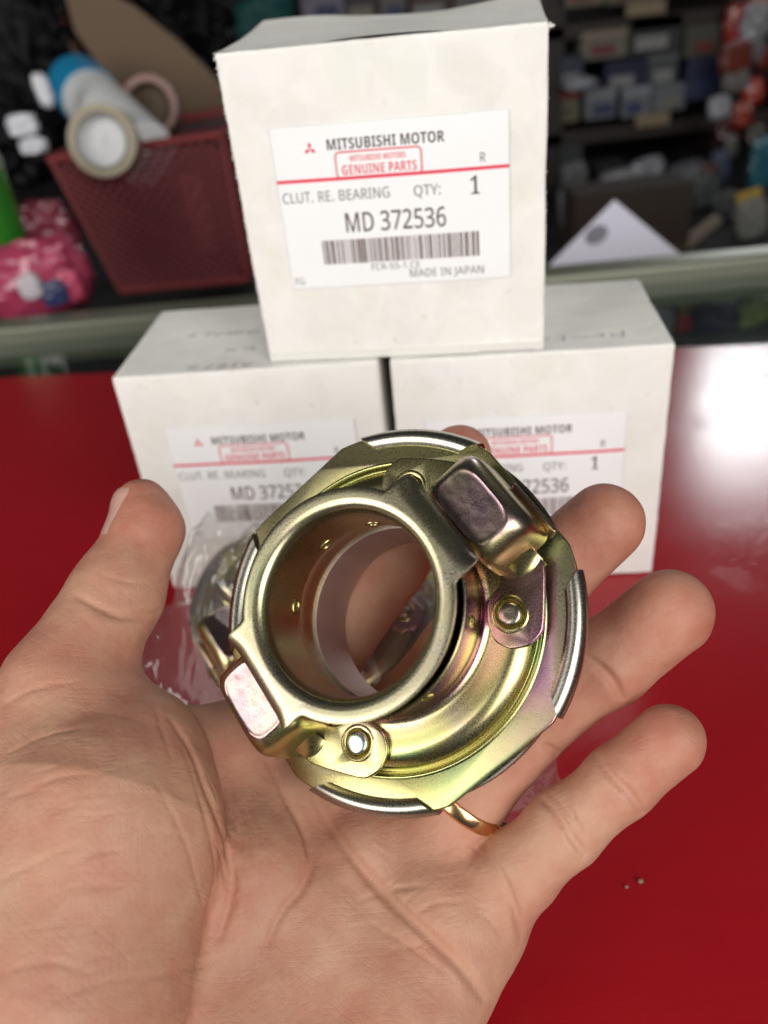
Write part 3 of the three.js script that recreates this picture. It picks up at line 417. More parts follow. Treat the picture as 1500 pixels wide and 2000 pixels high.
{
  const lo = V(-118, -185, -232), hi = V(78, 24, -122);
  const g = mesher(creased, lo, hi, 0.72);
  // uv in the plane of the palm, 30 mm tiles
  const U = chains.middle.j[0][0].clone().sub(P(40, 2210, 166)).normalize(), W = chains.index.j[0][0].clone().sub(chains.pinky.j[0][0]); W.addScaledVector(U, -W.dot(U)).normalize();
  const p = g.attributes.position, uv = new Float32Array(p.count * 2), v = V(); for (let i = 0; i < p.count; i++) { v.fromBufferAttribute(p, i); uv[i * 2] = v.dot(W) / 30; uv[i * 2 + 1] = v.dot(U) / 30; }
  g.setAttribute('uv', new THREE.BufferAttribute(uv, 2));
  const tips = ['index', 'middle', 'ring', 'pinky', 'thumb'].map((k) => chains[k].j.at(-1)[0]);
  paint(g, (q) => {
    const a = fbm(q.x * 0.05, q.y * 0.05, q.z * 0.05, 3), b = fbm(q.x * 0.22, q.y * 0.22, q.z * 0.22, 3), c = noise(q.x * 1.3, q.y * 1.3, q.z * 1.3); let t = 0; for (const s of tips) t = Math.max(t, 1 - sstep(q.distanceTo(s), 6, 26));
    const k = clamp(0.45 + 0.42 * a + 0.28 * b + 0.45 * t, 0, 1.25), pale = [0.53, 0.30, 0.198], rosy = [0.46, 0.182, 0.12]; return [0, 1, 2].map((i) => lerp(pale[i], rosy[i], k) * (1 + 0.05 * c));
  });
  // fine crossing skin lines, broken finger-print ridges and pores
  const lines = (u, v, ang, f, z) => { const c = Math.cos(ang), q = Math.sin(ang), w = 0.35 * tnoise(u, v, 5, z, 3), x = (u * Math.round(c * f) + v * Math.round(q * f)) + w * 3, k = Math.abs((x - Math.floor(x)) - 0.5) * 2; return Math.pow(1 - k, 5) * clamp(0.45 + 1.6 * tnoise(u, v, 7, z + 9, 2), 0, 1); };
  const ridges = dataTex(1024, (u, v) => { const w = 0.9 * tnoise(u, v, 3.5, 3, 2), l = Math.sin((v * 48 + u * 6 + w * 6) * 2 * Math.PI) * clamp(0.3 + 2 * tnoise(u, v, 5, 31, 2), 0, 1); return grey(0.75 + 0.06 * l - 0.34 * lines(u, v, 0.7, 26, 3) - 0.34 * lines(u, v, -0.8, 30, 13) - 0.3 * lines(u, v, 1.45, 22, 23) - 0.25 * lines(u, v, 0.1, 17, 43) + 0.08 * tnoise(u, v, 60, 6, 1)); });
  const skin = phy({ vertexColors: true, roughness: 0.58, bumpMap: ridges, bumpScale: 0.00011, specularIntensity: 0.8, sheen: 0.12, sheenColor: new THREE.Color(0.9, 0.45, 0.3), sheenRoughness: 0.6 });
  const base = P(100, 2330, 162).multiplyScalar(0.001).applyMatrix4(camM);
  const hand = thing('person', 'open left hand, palm up, holding the bearing, ring on one finger', 'person', base);
  g.scale(0.001, 0.001, 0.001); g.applyMatrix4(camM); g.translate(-base.x, -base.y, -base.z);
  part('hand', g, skin, hand);
  { // thumb nail on the far side of the thumb
    const a = chains.thumb.j[2][0], b = chains.thumb.j[3][0], ax = b.clone().sub(a).normalize(), out = V(-0.97, 0.1, -0.06).addScaledVector(ax, 0); out.addScaledVector(ax, -out.dot(ax)).normalize(); const sd = ax.clone().cross(out);
    // the nail plate follows the flesh: its rim sinks into the skin, its middle stands a little proud
    const seat = (o, d) => { const p = V(); let r = 15; for (let i = 0; i < 60; i++) { p.copy(o).addScaledVector(d, r); const e = bare(p.x, p.y, p.z); if (e < 0.01) break; r -= e * 0.8; } return r; };
    const shell = [0, 1].map((k) => grid(22, 26, (u, v) => { const th = (u - 0.5) * 2.1, l = lerp(-7, 6.2, v), d = out.clone().multiplyScalar(Math.cos(th)).addScaledVector(sd, Math.sin(th)), o = b.clone().addScaledVector(ax, l), e = Math.pow(Math.abs(u - 0.5) * 2, 6), t = Math.pow(1 - v, 8), f = Math.pow(v, 14); return o.addScaledVector(d, seat(o, d) + 0.42 - 0.75 * Math.max(e, t) - 0.2 * f - k * 0.35); }));
    const ng = mergeGeometries(shell); ng.scale(0.001, 0.001, 0.001); ng.applyMatrix4(camM); ng.translate(-base.x, -base.y, -base.z);
    part('thumb_nail', ng, phy({ color: new THREE.Color(0.56, 0.33, 0.27), roughness: 0.28, side: THREE.DoubleSide }), hand);
  }
  // gold band on the ring finger
  const r0 = chains.ring.j[0][0].clone().lerp(chains.ring.j[1][0], 0.93), r1 = chains.ring.j[1][0], dir = chains.ring.j[1][0].clone().sub(chains.ring.j[0][0]).normalize();
  const prof = [[9.85, -1.7], [10.2, -1.6], [10.42, -1.0], [10.5, 0], [10.42, 1.0], [10.2, 1.6], [9.85, 1.7], [9.4, 1.4], [9.4, -1.4], [9.85, -1.7]], rg = lathe(prof, 80); rg.scale(0.001, 0.001, 0.001); const rs = smooth(rg);
  const ring = part('finger_ring', rs, phy({ color: new THREE.Color(0.83, 0.52, 0.26), metalness: 1, roughness: 0.22 }), scene); ring.userData = { label: 'plain gold ring on the finger below the bearing', category: 'ring' };
  ring.position.copy(r0.clone().multiplyScalar(0.001).applyMatrix4(camM)); ring.quaternion.setFromUnitVectors(V(0, 0, 1), toW(dir));
}

// ---------------------------------------------------------------- shop behind the counter (far out of focus)
const C = (r, g, b) => new THREE.Color(r, g, b);
const plain = (r, g, b, rough = 0.6, o = {}) => std({ color: C(r, g, b), roughness: rough, ...o });
const pxm = (p) => depthOf(p) / F;
function rbox(w, h, d, r) { const g = new RoundedBoxGeometry(w, h, d, 2, Math.min(r, w / 3, h / 3, d / 3)); g.translate(0, h / 2, 0); return g; }
{ // dark deck behind the counter, and the dark back of the shop
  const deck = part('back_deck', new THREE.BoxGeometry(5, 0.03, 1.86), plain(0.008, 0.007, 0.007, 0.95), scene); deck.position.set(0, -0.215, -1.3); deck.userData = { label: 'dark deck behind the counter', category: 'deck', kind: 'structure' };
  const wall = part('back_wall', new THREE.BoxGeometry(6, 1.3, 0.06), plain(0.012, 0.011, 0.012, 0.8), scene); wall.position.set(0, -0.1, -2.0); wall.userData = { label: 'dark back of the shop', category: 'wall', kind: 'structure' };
}
{ const b = part('low_bench', new RoundedBoxGeometry(1.2, 0.1, 0.62, 2, 0.004), plain(0.012, 0.011, 0.011, 0.9), scene); b.position.set(-0.6, -0.148, -0.7); b.userData = { label: 'dark low bench under the red basket', category: 'bench' }; }
// shelf unit on the right
const SZ = -1.35, shelfWood = plain(0.018, 0.011, 0.009, 0.6);
const shelf = thing('shelf_unit', 'dark wooden shelf unit full of small boxes, upper right behind the stack', 'shelf', V(0.55, -0.2, SZ - 0.15));
{
  const add = (n, w, h, d, x, y, z, m = shelfWood) => { const o = part(n, rbox(w, h, d, 0.003), m, shelf); o.position.set(x - 0.55, y + 0.2, z - SZ + 0.15); return o; };
  const b0 = onZ(1100, 383, SZ).y, b1 = onZ(1240, 242, SZ).y, b2 = onZ(1200, 36, SZ).y, xl = onZ(1086, 300, SZ).x;
  add('post', 0.05, 0.6, 0.3, xl - 0.012, -0.2, SZ - 0.15); add('post', 0.04, 0.6, 0.3, onZ(1425, 200, SZ).x, -0.2, SZ - 0.15); add('post', 0.04, 0.6, 0.3, onZ(430, 100, SZ).x, -0.2, SZ - 0.15);
  for (const y of [b0, b1, b2]) add('shelf_board', 1.3, 0.025, 0.3, 0.35, y - 0.025, SZ - 0.15);
  add('back_panel', 1.3, 0.6, 0.012, 0.35, -0.2, SZ - 0.31, plain(0.012, 0.011, 0.012, 0.8));
}
const shelfGroup = 'small goods boxes on the dark shelves';
const PRINTS = [[0.16, 0.15, 0.12], [0.12, 0.02, 0.02], [0.02, 0.03, 0.09], [0.2, 0.2, 0.2], [0.06, 0.07, 0.03]].map((k) => plain(...k));
function pxBox(name, label, cat, [x0, y0, x1, y1], z, dz, mat, lidMat, group) {
  const a = onZ(x0, y1, z), b = onZ(x1, y1, z), w = Math.hypot(b.x - a.x, 0) * 1.0, h = (y1 - y0) * pxm(a) * 1.02, g = thing(name, label, cat, V((a.x + b.x) / 2, Math.min(a.y, b.y) * 0.5 + Math.max(a.y, b.y) * 0.5, z - dz / 2), group);
  part('box_body', rbox(w, h * (lidMat ? 0.72 : 1), dz, 0.003), mat, g);
  if (name === 'goods_box') { const pg = rbox(w * (0.45 + 0.3 * rnd()), h * 0.34, 0.002, 0.0005), pl = part('box_print', pg, PRINTS[Math.floor(rnd() * PRINTS.length)], g); pl.position.set((rnd() - 0.5) * w * 0.2, h * 0.16, dz / 2 + 0.0005); }
  if (lidMat) { const l = part('box_lid', rbox(w * 1.01, h * 0.3, dz * 1.01, 0.003), lidMat, g); l.position.y = h * 0.7; }
  return g;
}
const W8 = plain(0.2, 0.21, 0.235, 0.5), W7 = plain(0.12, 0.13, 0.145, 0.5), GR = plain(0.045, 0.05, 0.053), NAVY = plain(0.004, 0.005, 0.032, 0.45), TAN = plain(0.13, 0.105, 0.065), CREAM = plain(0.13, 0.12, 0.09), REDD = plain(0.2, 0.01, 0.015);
const boxes = [
  ['tan carton with red foot, left end of the middle shelf', [1093, 180, 1131, 240], TAN, REDD], ['white lidded carton second from left on the middle shelf', [1142, 180, 1203, 233], W7, W8], ['white lidded carton in the middle of the middle shelf', [1214, 176, 1270, 230], W7, W8], ['grey white carton right of the white lidded ones', [1272, 170, 1338, 217], W7, W7],
  ['dark blue carton with pale print above the white cartons', [1180, 124, 1262, 176], NAVY, null], ['grey carton beside the dark blue one', [1263, 108, 1322, 172], GR, plain(0.09, 0.095, 0.1)], ['cream carton on the upper shelf, left', [1134, 66, 1224, 116], CREAM, plain(0.2, 0.16, 0.12)], ['navy carton near the right shelf post', [1338, 118, 1404, 196], plain(0.016, 0.02, 0.055), null],
  ['olive grey carton at the right of the upper shelf', [1336, 56, 1412, 112], plain(0.05, 0.05, 0.04), null], ['black carton behind the cream one', [1226, 40, 1330, 108], plain(0.02, 0.021, 0.022), null], ['dark bluish carton left of the navy print one', [1092, 118, 1140, 178], plain(0.025, 0.03, 0.05), null],
  ['grey carton low on the shelf, left end', [1092, 290, 1136, 380], plain(0.025, 0.03, 0.03), null], ['pale grey carton lying low on the shelf', [1178, 338, 1242, 378], plain(0.1, 0.1, 0.11), null], ['dark grey carton low on the right', [1352, 320, 1402, 400], plain(0.02, 0.024, 0.024), null], ['dim grey carton in the lower shelf gap', [1300, 345, 1345, 384], plain(0.05, 0.05, 0.055), null],
  ['lilac white carton behind the top carton, left', [592, -14, 676, 46], plain(0.16, 0.14, 0.19), W7], ['dark carton behind the top carton, middle', [678, -14, 742, 50], plain(0.03, 0.02, 0.03), null], ['grey carton behind the top carton, middle', [744, -16, 798, 50], plain(0.1, 0.085, 0.08), null], ['brownish carton behind the top carton, right', [802, -16, 884, 46], plain(0.05, 0.03, 0.025), null], ['pale carton behind the top carton, right end', [888, -16, 980, 36], plain(0.1, 0.095, 0.09), null], ['grey carton at the upper shelf edge', [985, -20, 1060, 20], plain(0.07, 0.07, 0.06), null],
  ['pale tan carton on the top shelf, far right', [1090, -40, 1180, 14], plain(0.14, 0.12, 0.09), null], ['olive carton on the top shelf, right', [1184, -44, 1290, 6], plain(0.09, 0.085, 0.06), null],
];
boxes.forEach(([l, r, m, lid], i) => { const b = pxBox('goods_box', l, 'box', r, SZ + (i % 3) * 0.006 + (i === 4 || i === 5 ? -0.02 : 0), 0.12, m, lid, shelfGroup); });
for (const [l, r] of [['tan price card on the upper shelf edge', [1222, 10, 1298, 34]], ['tan price card on the middle shelf edge', [1240, 226, 1306, 250]]]) { const a = onZ(r[0], r[3], SZ + 0.02), b = onZ(r[2], r[3], SZ + 0.02), g = rbox(b.x - a.x, (r[3] - r[1]) * pxm(a), 0.004, 0.001), o = part(numbered('price_card'), g, plain(0.2, 0.15, 0.09), scene); o.position.set((a.x + b.x) / 2, a.y, SZ + 0.02); o.userData = { label: l, category: 'price card' }; }
{ const a = onZ(1110, 172, SZ + 0.05), o = part(numbered('foil_packet'), (() => { const g = new THREE.SphereGeometry(1, 24, 16), p = g.attributes.position; for (let i = 0; i < p.count; i++) { const k = 1 + 0.3 * fbm(p.getX(i) * 2, p.getY(i) * 2, p.getZ(i) * 2, 2); p.setXYZ(i, p.getX(i) * k * 0.026, p.getY(i) * k * 0.011, p.getZ(i) * k * 0.02); } g.computeVertexNormals(); return g; })(), plain(0.3, 0.31, 0.35, 0.3), scene); o.position.copy(onZ(1134, 163, SZ + 0.05)); o.userData = { label: 'crumpled silvery packet on the left of the middle shelf boxes', category: 'packet' }; }
// crumpled packs
function crumple(rx, ry, rz, s, rough = 1, n = 36) { const g = new THREE.SphereGeometry(1, n, Math.round(n * 0.7)), p = g.attributes.position, v = V(); for (let i = 0; i < p.count; i++) { v.fromBufferAttribute(p, i); const b = Math.pow(Math.max(Math.abs(v.x), Math.abs(v.y), Math.abs(v.z)), -0.5), k = b * (0.92 + rough * (0.3 * (0.5 - Math.abs(fbm(v.x * 1.7 + s, v.y * 1.7, v.z * 1.7, 3))) + 0.12 * (0.4 - Math.abs(noise(v.x * 5, v.y * 5 + s, v.z * 5))))); p.setXYZ(i, v.x * rx * k, v.y * ry * k, v.z * rz * k); } const m = smooth(g); return m; }
function pack(name, label, cat, x, y, d, wpx, hpx, mat, band, group, seed) {
  const c = at(x, y, d), s = d / F, g = thing(name, label, cat, c, group); g.rotation.z = 0.12 + 0.25 * (rnd() - 0.5); g.rotation.y = (rnd() - 0.5) * 0.6;
  part('pack_body', crumple(wpx * s / 2, hpx * s / 2, wpx * s * 0.25, seed, name === 'bag_highlight' ? 3 : 1.5, 48), mat, g);
  if (band) { const h = part('pack_header', rbox(wpx * s * 0.86, hpx * s * 0.3, 0.006, 0.002), band, g); h.position.y = hpx * s * 0.42; }
  return g;
}
const glossy = (r, g, b, k = 0.25) => phy({ color: C(r, g, b), roughness: k, clearcoat: 0.6, clearcoatRoughness: 0.2 });
seedN = 4242;
const hang = [['red', 1437, 52, 42, 70, [0.5, 0.03, 0.015]], ['grey white', 1476, 44, 56, 56, [0.42, 0.42, 0.45]], ['pink red', 1484, 8, 40, 30, [0.55, 0.2, 0.19]], ['dull red', 1436, 112, 58, 54, [0.3, 0.06, 0.04]], ['silvery', 1470, 92, 40, 44, [0.33, 0.33, 0.35]], ['off white', 1438, 152, 50, 44, [0.34, 0.31, 0.3]], ['bright red', 1470, 178, 38, 44, [0.6, 0.05, 0.02]], ['white', 1405, 210, 40, 38, [0.5, 0.5, 0.56]], ['orange red', 1450, 224, 34, 42, [0.45, 0.05, 0.02]], ['dark red', 1424, 256, 46, 50, [0.1, 0.012, 0.012]], ['brownish', 1478, 262, 36, 32, [0.2, 0.17, 0.14]], ['rust red', 1494, 112, 30, 40, [0.3, 0.05, 0.03]], ['small pale', 1428, 286, 22, 40, [0.2, 0.2, 0.2]]];
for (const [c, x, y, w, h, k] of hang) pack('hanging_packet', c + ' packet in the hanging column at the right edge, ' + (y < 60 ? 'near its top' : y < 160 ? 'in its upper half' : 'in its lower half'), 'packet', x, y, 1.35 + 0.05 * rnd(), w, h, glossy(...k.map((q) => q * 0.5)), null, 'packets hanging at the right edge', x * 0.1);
pack('goods_pack', 'teal pack at the right edge below the hanging packets', 'pack', 1490, 318, 1.25, 48, 90, glossy(0.02, 0.1, 0.14), null, undefined, 3);
pack('goods_pack', 'grey and yellow pack low at the right edge', 'pack', 1466, 425, 1.15, 56, 74, plain(0.2, 0.2, 0.18), plain(0.4, 0.26, 0.02), undefined, 5);
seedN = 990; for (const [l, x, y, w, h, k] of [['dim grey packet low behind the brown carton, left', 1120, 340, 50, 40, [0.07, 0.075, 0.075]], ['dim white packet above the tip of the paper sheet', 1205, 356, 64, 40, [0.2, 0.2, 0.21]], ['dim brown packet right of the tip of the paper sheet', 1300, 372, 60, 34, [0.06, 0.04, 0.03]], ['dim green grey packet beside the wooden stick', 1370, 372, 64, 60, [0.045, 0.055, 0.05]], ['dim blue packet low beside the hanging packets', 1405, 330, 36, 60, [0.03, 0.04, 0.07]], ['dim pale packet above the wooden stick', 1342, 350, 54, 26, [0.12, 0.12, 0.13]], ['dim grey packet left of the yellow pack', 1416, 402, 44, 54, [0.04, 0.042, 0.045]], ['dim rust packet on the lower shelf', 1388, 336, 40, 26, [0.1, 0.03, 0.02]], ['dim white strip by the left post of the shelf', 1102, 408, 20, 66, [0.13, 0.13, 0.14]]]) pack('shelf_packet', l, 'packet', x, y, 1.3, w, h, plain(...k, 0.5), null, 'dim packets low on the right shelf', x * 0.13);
pack('goods_pack', 'pale loose pack lying on the lower shelf', 'pack', 1262, 330, 1.45, 62, 36, glossy(0.25, 0.25, 0.28), null, undefined, 9);
pack('goods_pack', 'dim grey pack on the lower shelf towards the right', 'pack', 1340, 336, 1.45, 70, 34, glossy(0.14, 0.14, 0.16), null, undefined, 19);
// black bags, orange and sparkling packs upper left
for (const [l, x, y, d, w, h, s] of [['shiny black plastic bag at the upper left edge', 30, 120, 0.98, 190, 300, 2], ['shiny black plastic bag above the green pot', 30, 285, 0.9, 160, 130, 13], ['black plastic bag at the top between cardboard and boxes', 350, 40, 1.25, 190, 170, 21], ['black plastic bag hanging beside the blue cap', 128, 70, 1.1, 90, 230, 34]]) { const c = at(x, y, d), k = d / F, g = thing('black_bag', l, 'bag', c, 'black plastic bags at the upper left'); part('bag_skin', crumple(w * k / 2, h * k / 2, w * k * 0.3, s, 1.5, 80), phy({ color: C(0.004, 0.004, 0.005), roughness: 0.42, specularIntensity: 0.22 }), g); }
pack('sweet_packet', 'orange packet at the upper left', 'packet', 100, 42, 1.0, 44, 34, glossy(0.6, 0.12, 0.01), null, undefined, 41);
pack('sweet_packet', 'pale glittering packet above the blue cap', 'packet', 104, 96, 0.99, 40, 36, glossy(0.4, 0.33, 0.38, 0.12), null, undefined, 43);
pack('sweet_packet', 'pale pink packet at the very top left', 'packet', 84, 18, 1.02, 34, 34, glossy(0.35, 0.25, 0.26, 0.15), null, undefined, 45);
pack('sweet_packet', 'brown orange packet left of the cardboard', 'packet', 128, 112, 1.03, 54, 50, glossy(0.16, 0.05, 0.015, 0.2), null, undefined, 47);
for (const [l, x, y, w, h, s] of [['white clear wrapper added as a highlight on the black bag, upper one', 44, 244, 44, 30, 3], ['white clear wrapper added as a highlight on the black bag, lower one', 66, 284, 40, 22, 5], ['white clear wrapper added as a white sparkle beside the blue cap', 84, 176, 24, 46, 7]]) pack('bag_highlight', l, 'lump', x, y, 0.82, w, h, glossy(0.7, 0.71, 0.76, 0.15), null, 'white highlights added by the black bag', s);  // pale lumps added to stand for the white highlights on the black bag
// brown cardboard sheet
{ const z = -0.86, q = [[118, -60], [262, 12], [352, 84], [440, 170], [446, 300], [330, 330], [250, 200], [150, 60]].map(([x, y]) => onZ(x, y, z)), b = q[4].clone(), s = new THREE.Shape(q.map((p) => new THREE.Vector2(p.x - b.x, p.y - b.y))); const g = new THREE.ExtrudeGeometry(s, { depth: 0.006, bevelEnabled: true, bevelSize: 0.001, bevelThickness: 0.001, bevelSegments: 2 }); const o = part('cardboard_sheet', g, std({ color: C(0.16, 0.105, 0.065), roughness: 0.8, bumpMap: cardBump, bumpScale: 0.001 }), scene); o.position.copy(b); o.userData = { label: 'brown cardboard sheet leaning behind the red basket', category: 'cardboard' }; }
pack('goods_pack', 'teal container behind the top carton at its left', 'container', 512, 44, 1.45, 120, 78, plain(0.01, 0.1, 0.095), null, undefined, 61);
// red basket
{
  const z = -0.62, tl = onZ(98, 312, z), tr = onZ(432, 262, z), bl = onZ(236, 568, z + 0.03), br = onZ(486, 545, z + 0.03), base = bl.clone().lerp(br, 0.5);
  const bk = V(0.03, 0, -0.15), c = thing('plastic_basket', 'red plastic lattice basket at the left behind the counter', 'basket', base);
  const mat = phy({ color: C(0.14, 0.014, 0.018), roughness: 0.55 }), thin = phy({ color: C(0.04, 0.005, 0.009), roughness: 0.5, side: THREE.DoubleSide });
  const L = (p) => p.clone().sub(base), quad = (a, b, cc, d, n, m) => grid(n, m, (u, v) => L(a.clone().lerp(b, u).lerp(cc.clone().lerp(d, u), v)));
  const shrink = 0.8, back = (p, k) => p.clone().addScaledVector(bk, k), F4 = [[bl, br, tl, tr], [back(bl, shrink), back(br, shrink), back(tl, 1), back(tr, 1)], [bl, back(bl, shrink), tl, back(tl, 1)], [br, back(br, shrink), tr, back(tr, 1)], [bl, br, back(bl, shrink), back(br, shrink)]];
  part('basket_wall', mergeGeometries([F4[1], F4[2], F4[4]].map((f) => quad(...f, 4, 4))), thin, c);
  const bar = (a, b, r) => { const g = new THREE.CylinderGeometry(r, r, a.distanceTo(b), 6); g.rotateX(Math.PI / 2); const m = new THREE.Matrix4().lookAt(b, a, V(0, 1, 0.01)).setPosition(a.clone().lerp(b, 0.5)); g.applyMatrix4(m); return g; };
  const bil = (f, u, v) => L(f[0].clone().lerp(f[1], u).lerp(f[2].clone().lerp(f[3], u), v)), bars = [];
  for (const f of [F4[0], F4[3]]) { for (let i = -12; i < 16; i++) for (const dir of [1, -1]) { const u0 = i / 14, pts = []; for (const v of [0.02, 0.96]) { pts.push([dir > 0 ? u0 + v : u0 + 0.9 - v, v]); } let [[ua, va], [ub, vb]] = pts; const cut = (t) => [lerp(ua, ub, t), lerp(va, vb, t)]; let t0 = 0, t1 = 1; const lo = Math.min(ua, ub), hi = Math.max(ua, ub); if (hi < 0.03 || lo > 0.97) continue; const tt = (x) => (x - ua) / (ub - ua); if (lo < 0.02) (ua < ub ? (t0 = tt(0.02)) : (t1 = tt(0.02))); if (hi > 0.98) (ua < ub ? (t1 = tt(0.98)) : (t0 = tt(0.98))); if (t1 - t0 < 0.05) continue; bars.push(bar(bil(f, ...cut(t0)), bil(f, ...cut(t1)), 0.0021)); } for (let k = 0; k < 11; k++) { const v = 0.25 + k * 0.05; bars.push(bar(bil(f, 0.68, v), bil(f, 0.82, v - 0.01), 0.0022)); } }
  part('lattice', mergeGeometries(bars), mat, c).userData.kind = 'stuff';
  const rim = []; const ring4 = [tl, tr, back(tr, 1), back(tl, 1)].map(L); for (let i = 0; i < 4; i++) rim.push(bar(ring4[i], ring4[(i + 1) % 4], 0.0045)); for (const f of [F4[0]]) { rim.push(bar(bil(f, 0, 0), bil(f, 0, 1), 0.0025), bar(bil(f, 1, 0), bil(f, 1, 1), 0.0025), bar(bil(f, 0, 0), bil(f, 1, 0), 0.004)); }
  part('basket_rim', mergeGeometries(rim), phy({ color: C(0.19, 0.02, 0.02), roughness: 0.55 }), c);
}
const aim = (o, dirW) => o.quaternion.setFromUnitVectors(V(0, 1, 0), dirW.clone().normalize());
{ // white bottle with blue cap lying in the basket
  const a = at(152, 168, 0.93), b = at(286, 305, 0.815), g = thing('white_bottle', 'white bottle with a bright blue cap lying in the basket', 'bottle', b), l = a.distanceTo(b), r = 0.031; aim(g, a.clone().sub(b));
  const body = new THREE.LatheGeometry([[0.001, 0], [r * 0.9, 0.002], [r, 0.006], [r, l * 0.84], [r * 0.99, l * 0.845]].map((q) => new THREE.Vector2(...q)), 40), cap = new THREE.LatheGeometry([[r * 1.0, l * 0.78], [r * 1.05, l * 0.785], [r * 1.05, l * 1.0], [r * 0.98, l * 1.03], [0.001, l * 1.035]].map((q) => new THREE.Vector2(...q)), 40);
  part('bottle_body', body, phy({ color: C(0.78, 0.8, 0.8), roughness: 0.4 }), g); part('blue_cap', cap, phy({ color: C(0.012, 0.26, 0.5), roughness: 0.4 }), g);
}
function tape(label, x, y, d, Rpx, rpx, faceM, coreM, inner) {
  const c = at(x, y, d), s = d / F, g = thing('tape_roll', label, 'tape roll', c); aim(g, CAM.clone().sub(c).normalize().add(V(-0.25, 0.12, 0)));
  const R = Rpx * s, r = rpx * s, h = 0.011; const ringG = new THREE.LatheGeometry([[r, -h], [R, -h], [R * 1.0, h * 0.9], [R * 0.985, h], [r * 1.08, h], [r, h * 0.96], [r, -h]].map((q) => new THREE.Vector2(...q)), 48);
  part('tape_winding', ringG, faceM, g); const cg = new THREE.LatheGeometry([[r * 0.999, -h], [r * 0.999, h * 1.05], [r * 0.93, h * 1.05], [r * 0.93, -h]].map((q) => new THREE.Vector2(...q)), 48); part('tape_core', cg, coreM, g);
  if (inner) { const dg = new THREE.LatheGeometry([[0.001, h * 0.1], [r * 0.5, h * 0.05], [r * 0.92, -h * 0.2]].map((q) => new THREE.Vector2(...q)), 32); part('core_paper', dg, inner, g); }
}
tape('cream tape roll with a white core, in front of the bottle', 205, 277, 0.79, 66, 50, plain(0.42, 0.36, 0.25, 0.45), plain(0.7, 0.7, 0.7), plain(0.72, 0.73, 0.74, 0.5));
tape('pinkish tape roll with a brown core, behind the bottle', 296, 208, 0.9, 55, 41, plain(0.32, 0.19, 0.16, 0.45), plain(0.2, 0.13, 0.09), plain(0.1, 0.065, 0.035));
{ // green pot
  const c = at(18, 482, 0.72), s = 0.72 / F, g = thing('green_pot', 'glossy green pot with a pale lid at the left edge', 'pot', c), R = 48 * s; g.rotation.z = 0.1;
  part('pot_body', new THREE.LatheGeometry([[0.001, 0], [R * 0.7, 0], [R * 0.86, 0.004], [R * 1.0, 0.05], [R * 1.05, 0.062], [R * 0.98, 0.068]].map((q) => new THREE.Vector2(...q)), 40), glossy(0.03, 0.2, 0.02, 0.15), g);
  part('pot_lid', new THREE.LatheGeometry([[R * 1.07, 0.062], [R * 1.07, 0.069], [R * 0.9, 0.082], [R * 0.5, 0.093], [0.001, 0.096]].map((q) => new THREE.Vector2(...q)), 40), glossy(0.2, 0.27, 0.17, 0.3), g);
}
pack('pink_bag', 'pink printed plastic bag at the lower left behind the counter', 'bag', 70, 545, 0.66, 190, 130, glossy(0.42, 0.05, 0.11, 0.25), null, undefined, 71);
pack('pink_bag', 'dull pink crumpled bag under the green pot', 'bag', 90, 470, 0.74, 110, 130, glossy(0.22, 0.03, 0.055, 0.3), null, undefined, 77);
pack('printed_packet', 'blue printed packet lying on the pink bag', 'packet', 106, 572, 0.615, 46, 46, glossy(0.03, 0.04, 0.12, 0.3), null, undefined, 79);
pack('printed_packet', 'white printed packet lying on the pink bag', 'packet', 60, 560, 0.61, 44, 44, glossy(0.5, 0.46, 0.5, 0.3), null, undefined, 83);
pack('printed_packet', 'bright pink packet at the end of the pink bag', 'packet', 136, 560, 0.62, 40, 56, glossy(0.6, 0.08, 0.16, 0.3), null, undefined, 85);
// brown carton and white sheet at the right
pxBox('brown_carton', 'brown carton behind the white sheet of paper', 'box', [1112, 388, 1318, 735], -0.62, 0.05, plain(0.045, 0.025, 0.016, 0.8), plain(0.02, 0.012, 0.008, 0.9));
{ const q = [[1200, 391, -0.5], [1330, 500, -0.46], [1296, 720, -0.4], [1040, 720, -0.4], [1076, 512, -0.46]].map(([x, y, z]) => onZ(x, y, z)), b = q[3].clone(), s = new THREE.Shape(q.map((p) => new THREE.Vector2(p.x - b.x, Math.hypot(p.y - b.y, p.z - b.z) * Math.sign(p.y - b.y + 1e-9)))); const g = new THREE.ExtrudeGeometry(s, { depth: 0.0006, bevelEnabled: false }); const lean = Math.atan2(q[0].z - q[3].z, q[0].y - q[3].y); g.rotateX(lean);
  const uvp = g.attributes.position, uv = g.attributes.uv; for (let i = 0; i < uvp.count; i++) uv.setXY(i, uvp.getX(i) / 0.12, uvp.getY(i) / 0.06);
  const map = canvasTex(256, 256, (c, W, H) => { c.fillStyle = '#d9d6e4'; c.fillRect(0, 0, W, H); c.fillStyle = 'rgba(90,88,96,0.7)'; c.beginPath(); c.ellipse(W * 0.6, H * 0.62, 20, 30, 0.5, 0, 7); c.fill(); }); map.wrapS = map.wrapT = THREE.RepeatWrapping;
  const o = part('paper_sheet', g, std({ map, roughness: 0.7, side: THREE.DoubleSide }), scene); o.position.copy(b); o.userData = { label: 'white pointed sheet of paper with a grey mark, right of the stack', category: 'paper' }; }
{ const a = at(1240, 550, 0.9), b = at(1402, 428, 1.0), g = new RoundedBoxGeometry(0.014, a.distanceTo(b), 0.008, 2, 0.002), o = part('wooden_stick', g, plain(0.2, 0.16, 0.12), scene); o.position.copy(a).lerp(b, 0.5); aim(o, b.clone().sub(a)); o.userData = { label: 'pale wooden stick lying right of the white sheet', category: 'stick' }; }
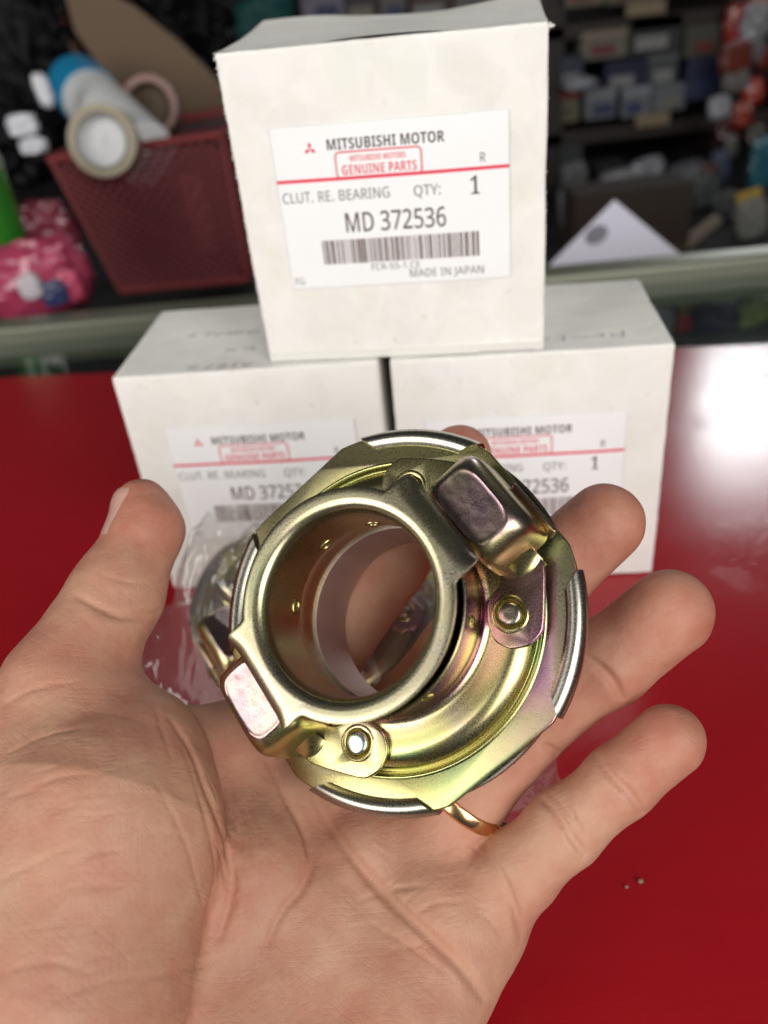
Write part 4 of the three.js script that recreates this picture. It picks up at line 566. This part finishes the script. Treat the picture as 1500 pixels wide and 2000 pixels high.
seedN = 606; for (const [l, x, y, w, h, k] of [['red and pale packet under the glass, right of the cartons', 1300, 578, 40, 30, [0.3, 0.1, 0.09]], ['navy packet under the glass by the red sheet', 1395, 622, 70, 36, [0.02, 0.02, 0.05]], ['dark red packet under the glass', 1335, 632, 26, 26, [0.25, 0.02, 0.03]], ['yellow packet under the glass', 1340, 600, 24, 22, [0.35, 0.28, 0.06]], ['pale packet under the glass near the right edge', 1415, 600, 34, 54, [0.4, 0.42, 0.38]], ['olive packet under the glass at the right edge', 1475, 610, 70, 30, [0.22, 0.26, 0.08]], ['grey packet under the rear of the glass', 1370, 572, 120, 20, [0.16, 0.18, 0.17]], ['pale green packet under the glass at the far right', 1482, 575, 40, 24, [0.25, 0.3, 0.22]]]) { const p = onY(x, y, -0.06), d = depthOf(p); pack('display_packet', l, 'packet', x, y, d, w * 1.1, h * 1.3, plain(...k, 0.5), null, 'packets under the counter glass', x * 0.07); }
// specks on the red sheet
seedN = 31; for (const [l, x, y, r] of [['brown crumb on the red sheet beside the little finger', 1176, 1655, 0.6], ['grey grit on the red sheet, lower right', 1251, 1721, 0.6], ['small dark grit left of the grey one', 1224, 1732, 0.4]]) { const g = crumple(r / 1000, r / 1400, r / 1200, x, 1.6, 12), o = part(numbered('crumb'), g, plain(0.28, 0.2, 0.14, 0.8), scene); o.position.copy(onY(x, y, 0.0005)); o.userData = { label: l, category: 'crumb' }; }
// ceiling troffer that the red sheet mirrors
{ const mir = (x, y, h) => { const p = onY(x, y, 0), r = rayDir(x, y); r.y *= -1; return p.addScaledVector(r, (h - p.y) / r.y); }, H = 1.15, a = mir(1452, 715, H), b = mir(1452, 915, H), mid = a.clone().lerp(b, 0.5), len = a.distanceTo(b);
  const t = panelLight('ceiling_lamp', 'long ceiling lamp far ahead on the right', 0.26, len, mid, mid.clone().add(V(0, -1, 0)), 16, 10, new THREE.Color(0.95, 0.98, 1)); t.quaternion.setFromRotationMatrix(new THREE.Matrix4().makeBasis(b.clone().sub(a).normalize().cross(V(0, -1, 0)), b.clone().sub(a).normalize(), V(0, -1, 0))); }

renderer.render(scene, camera);
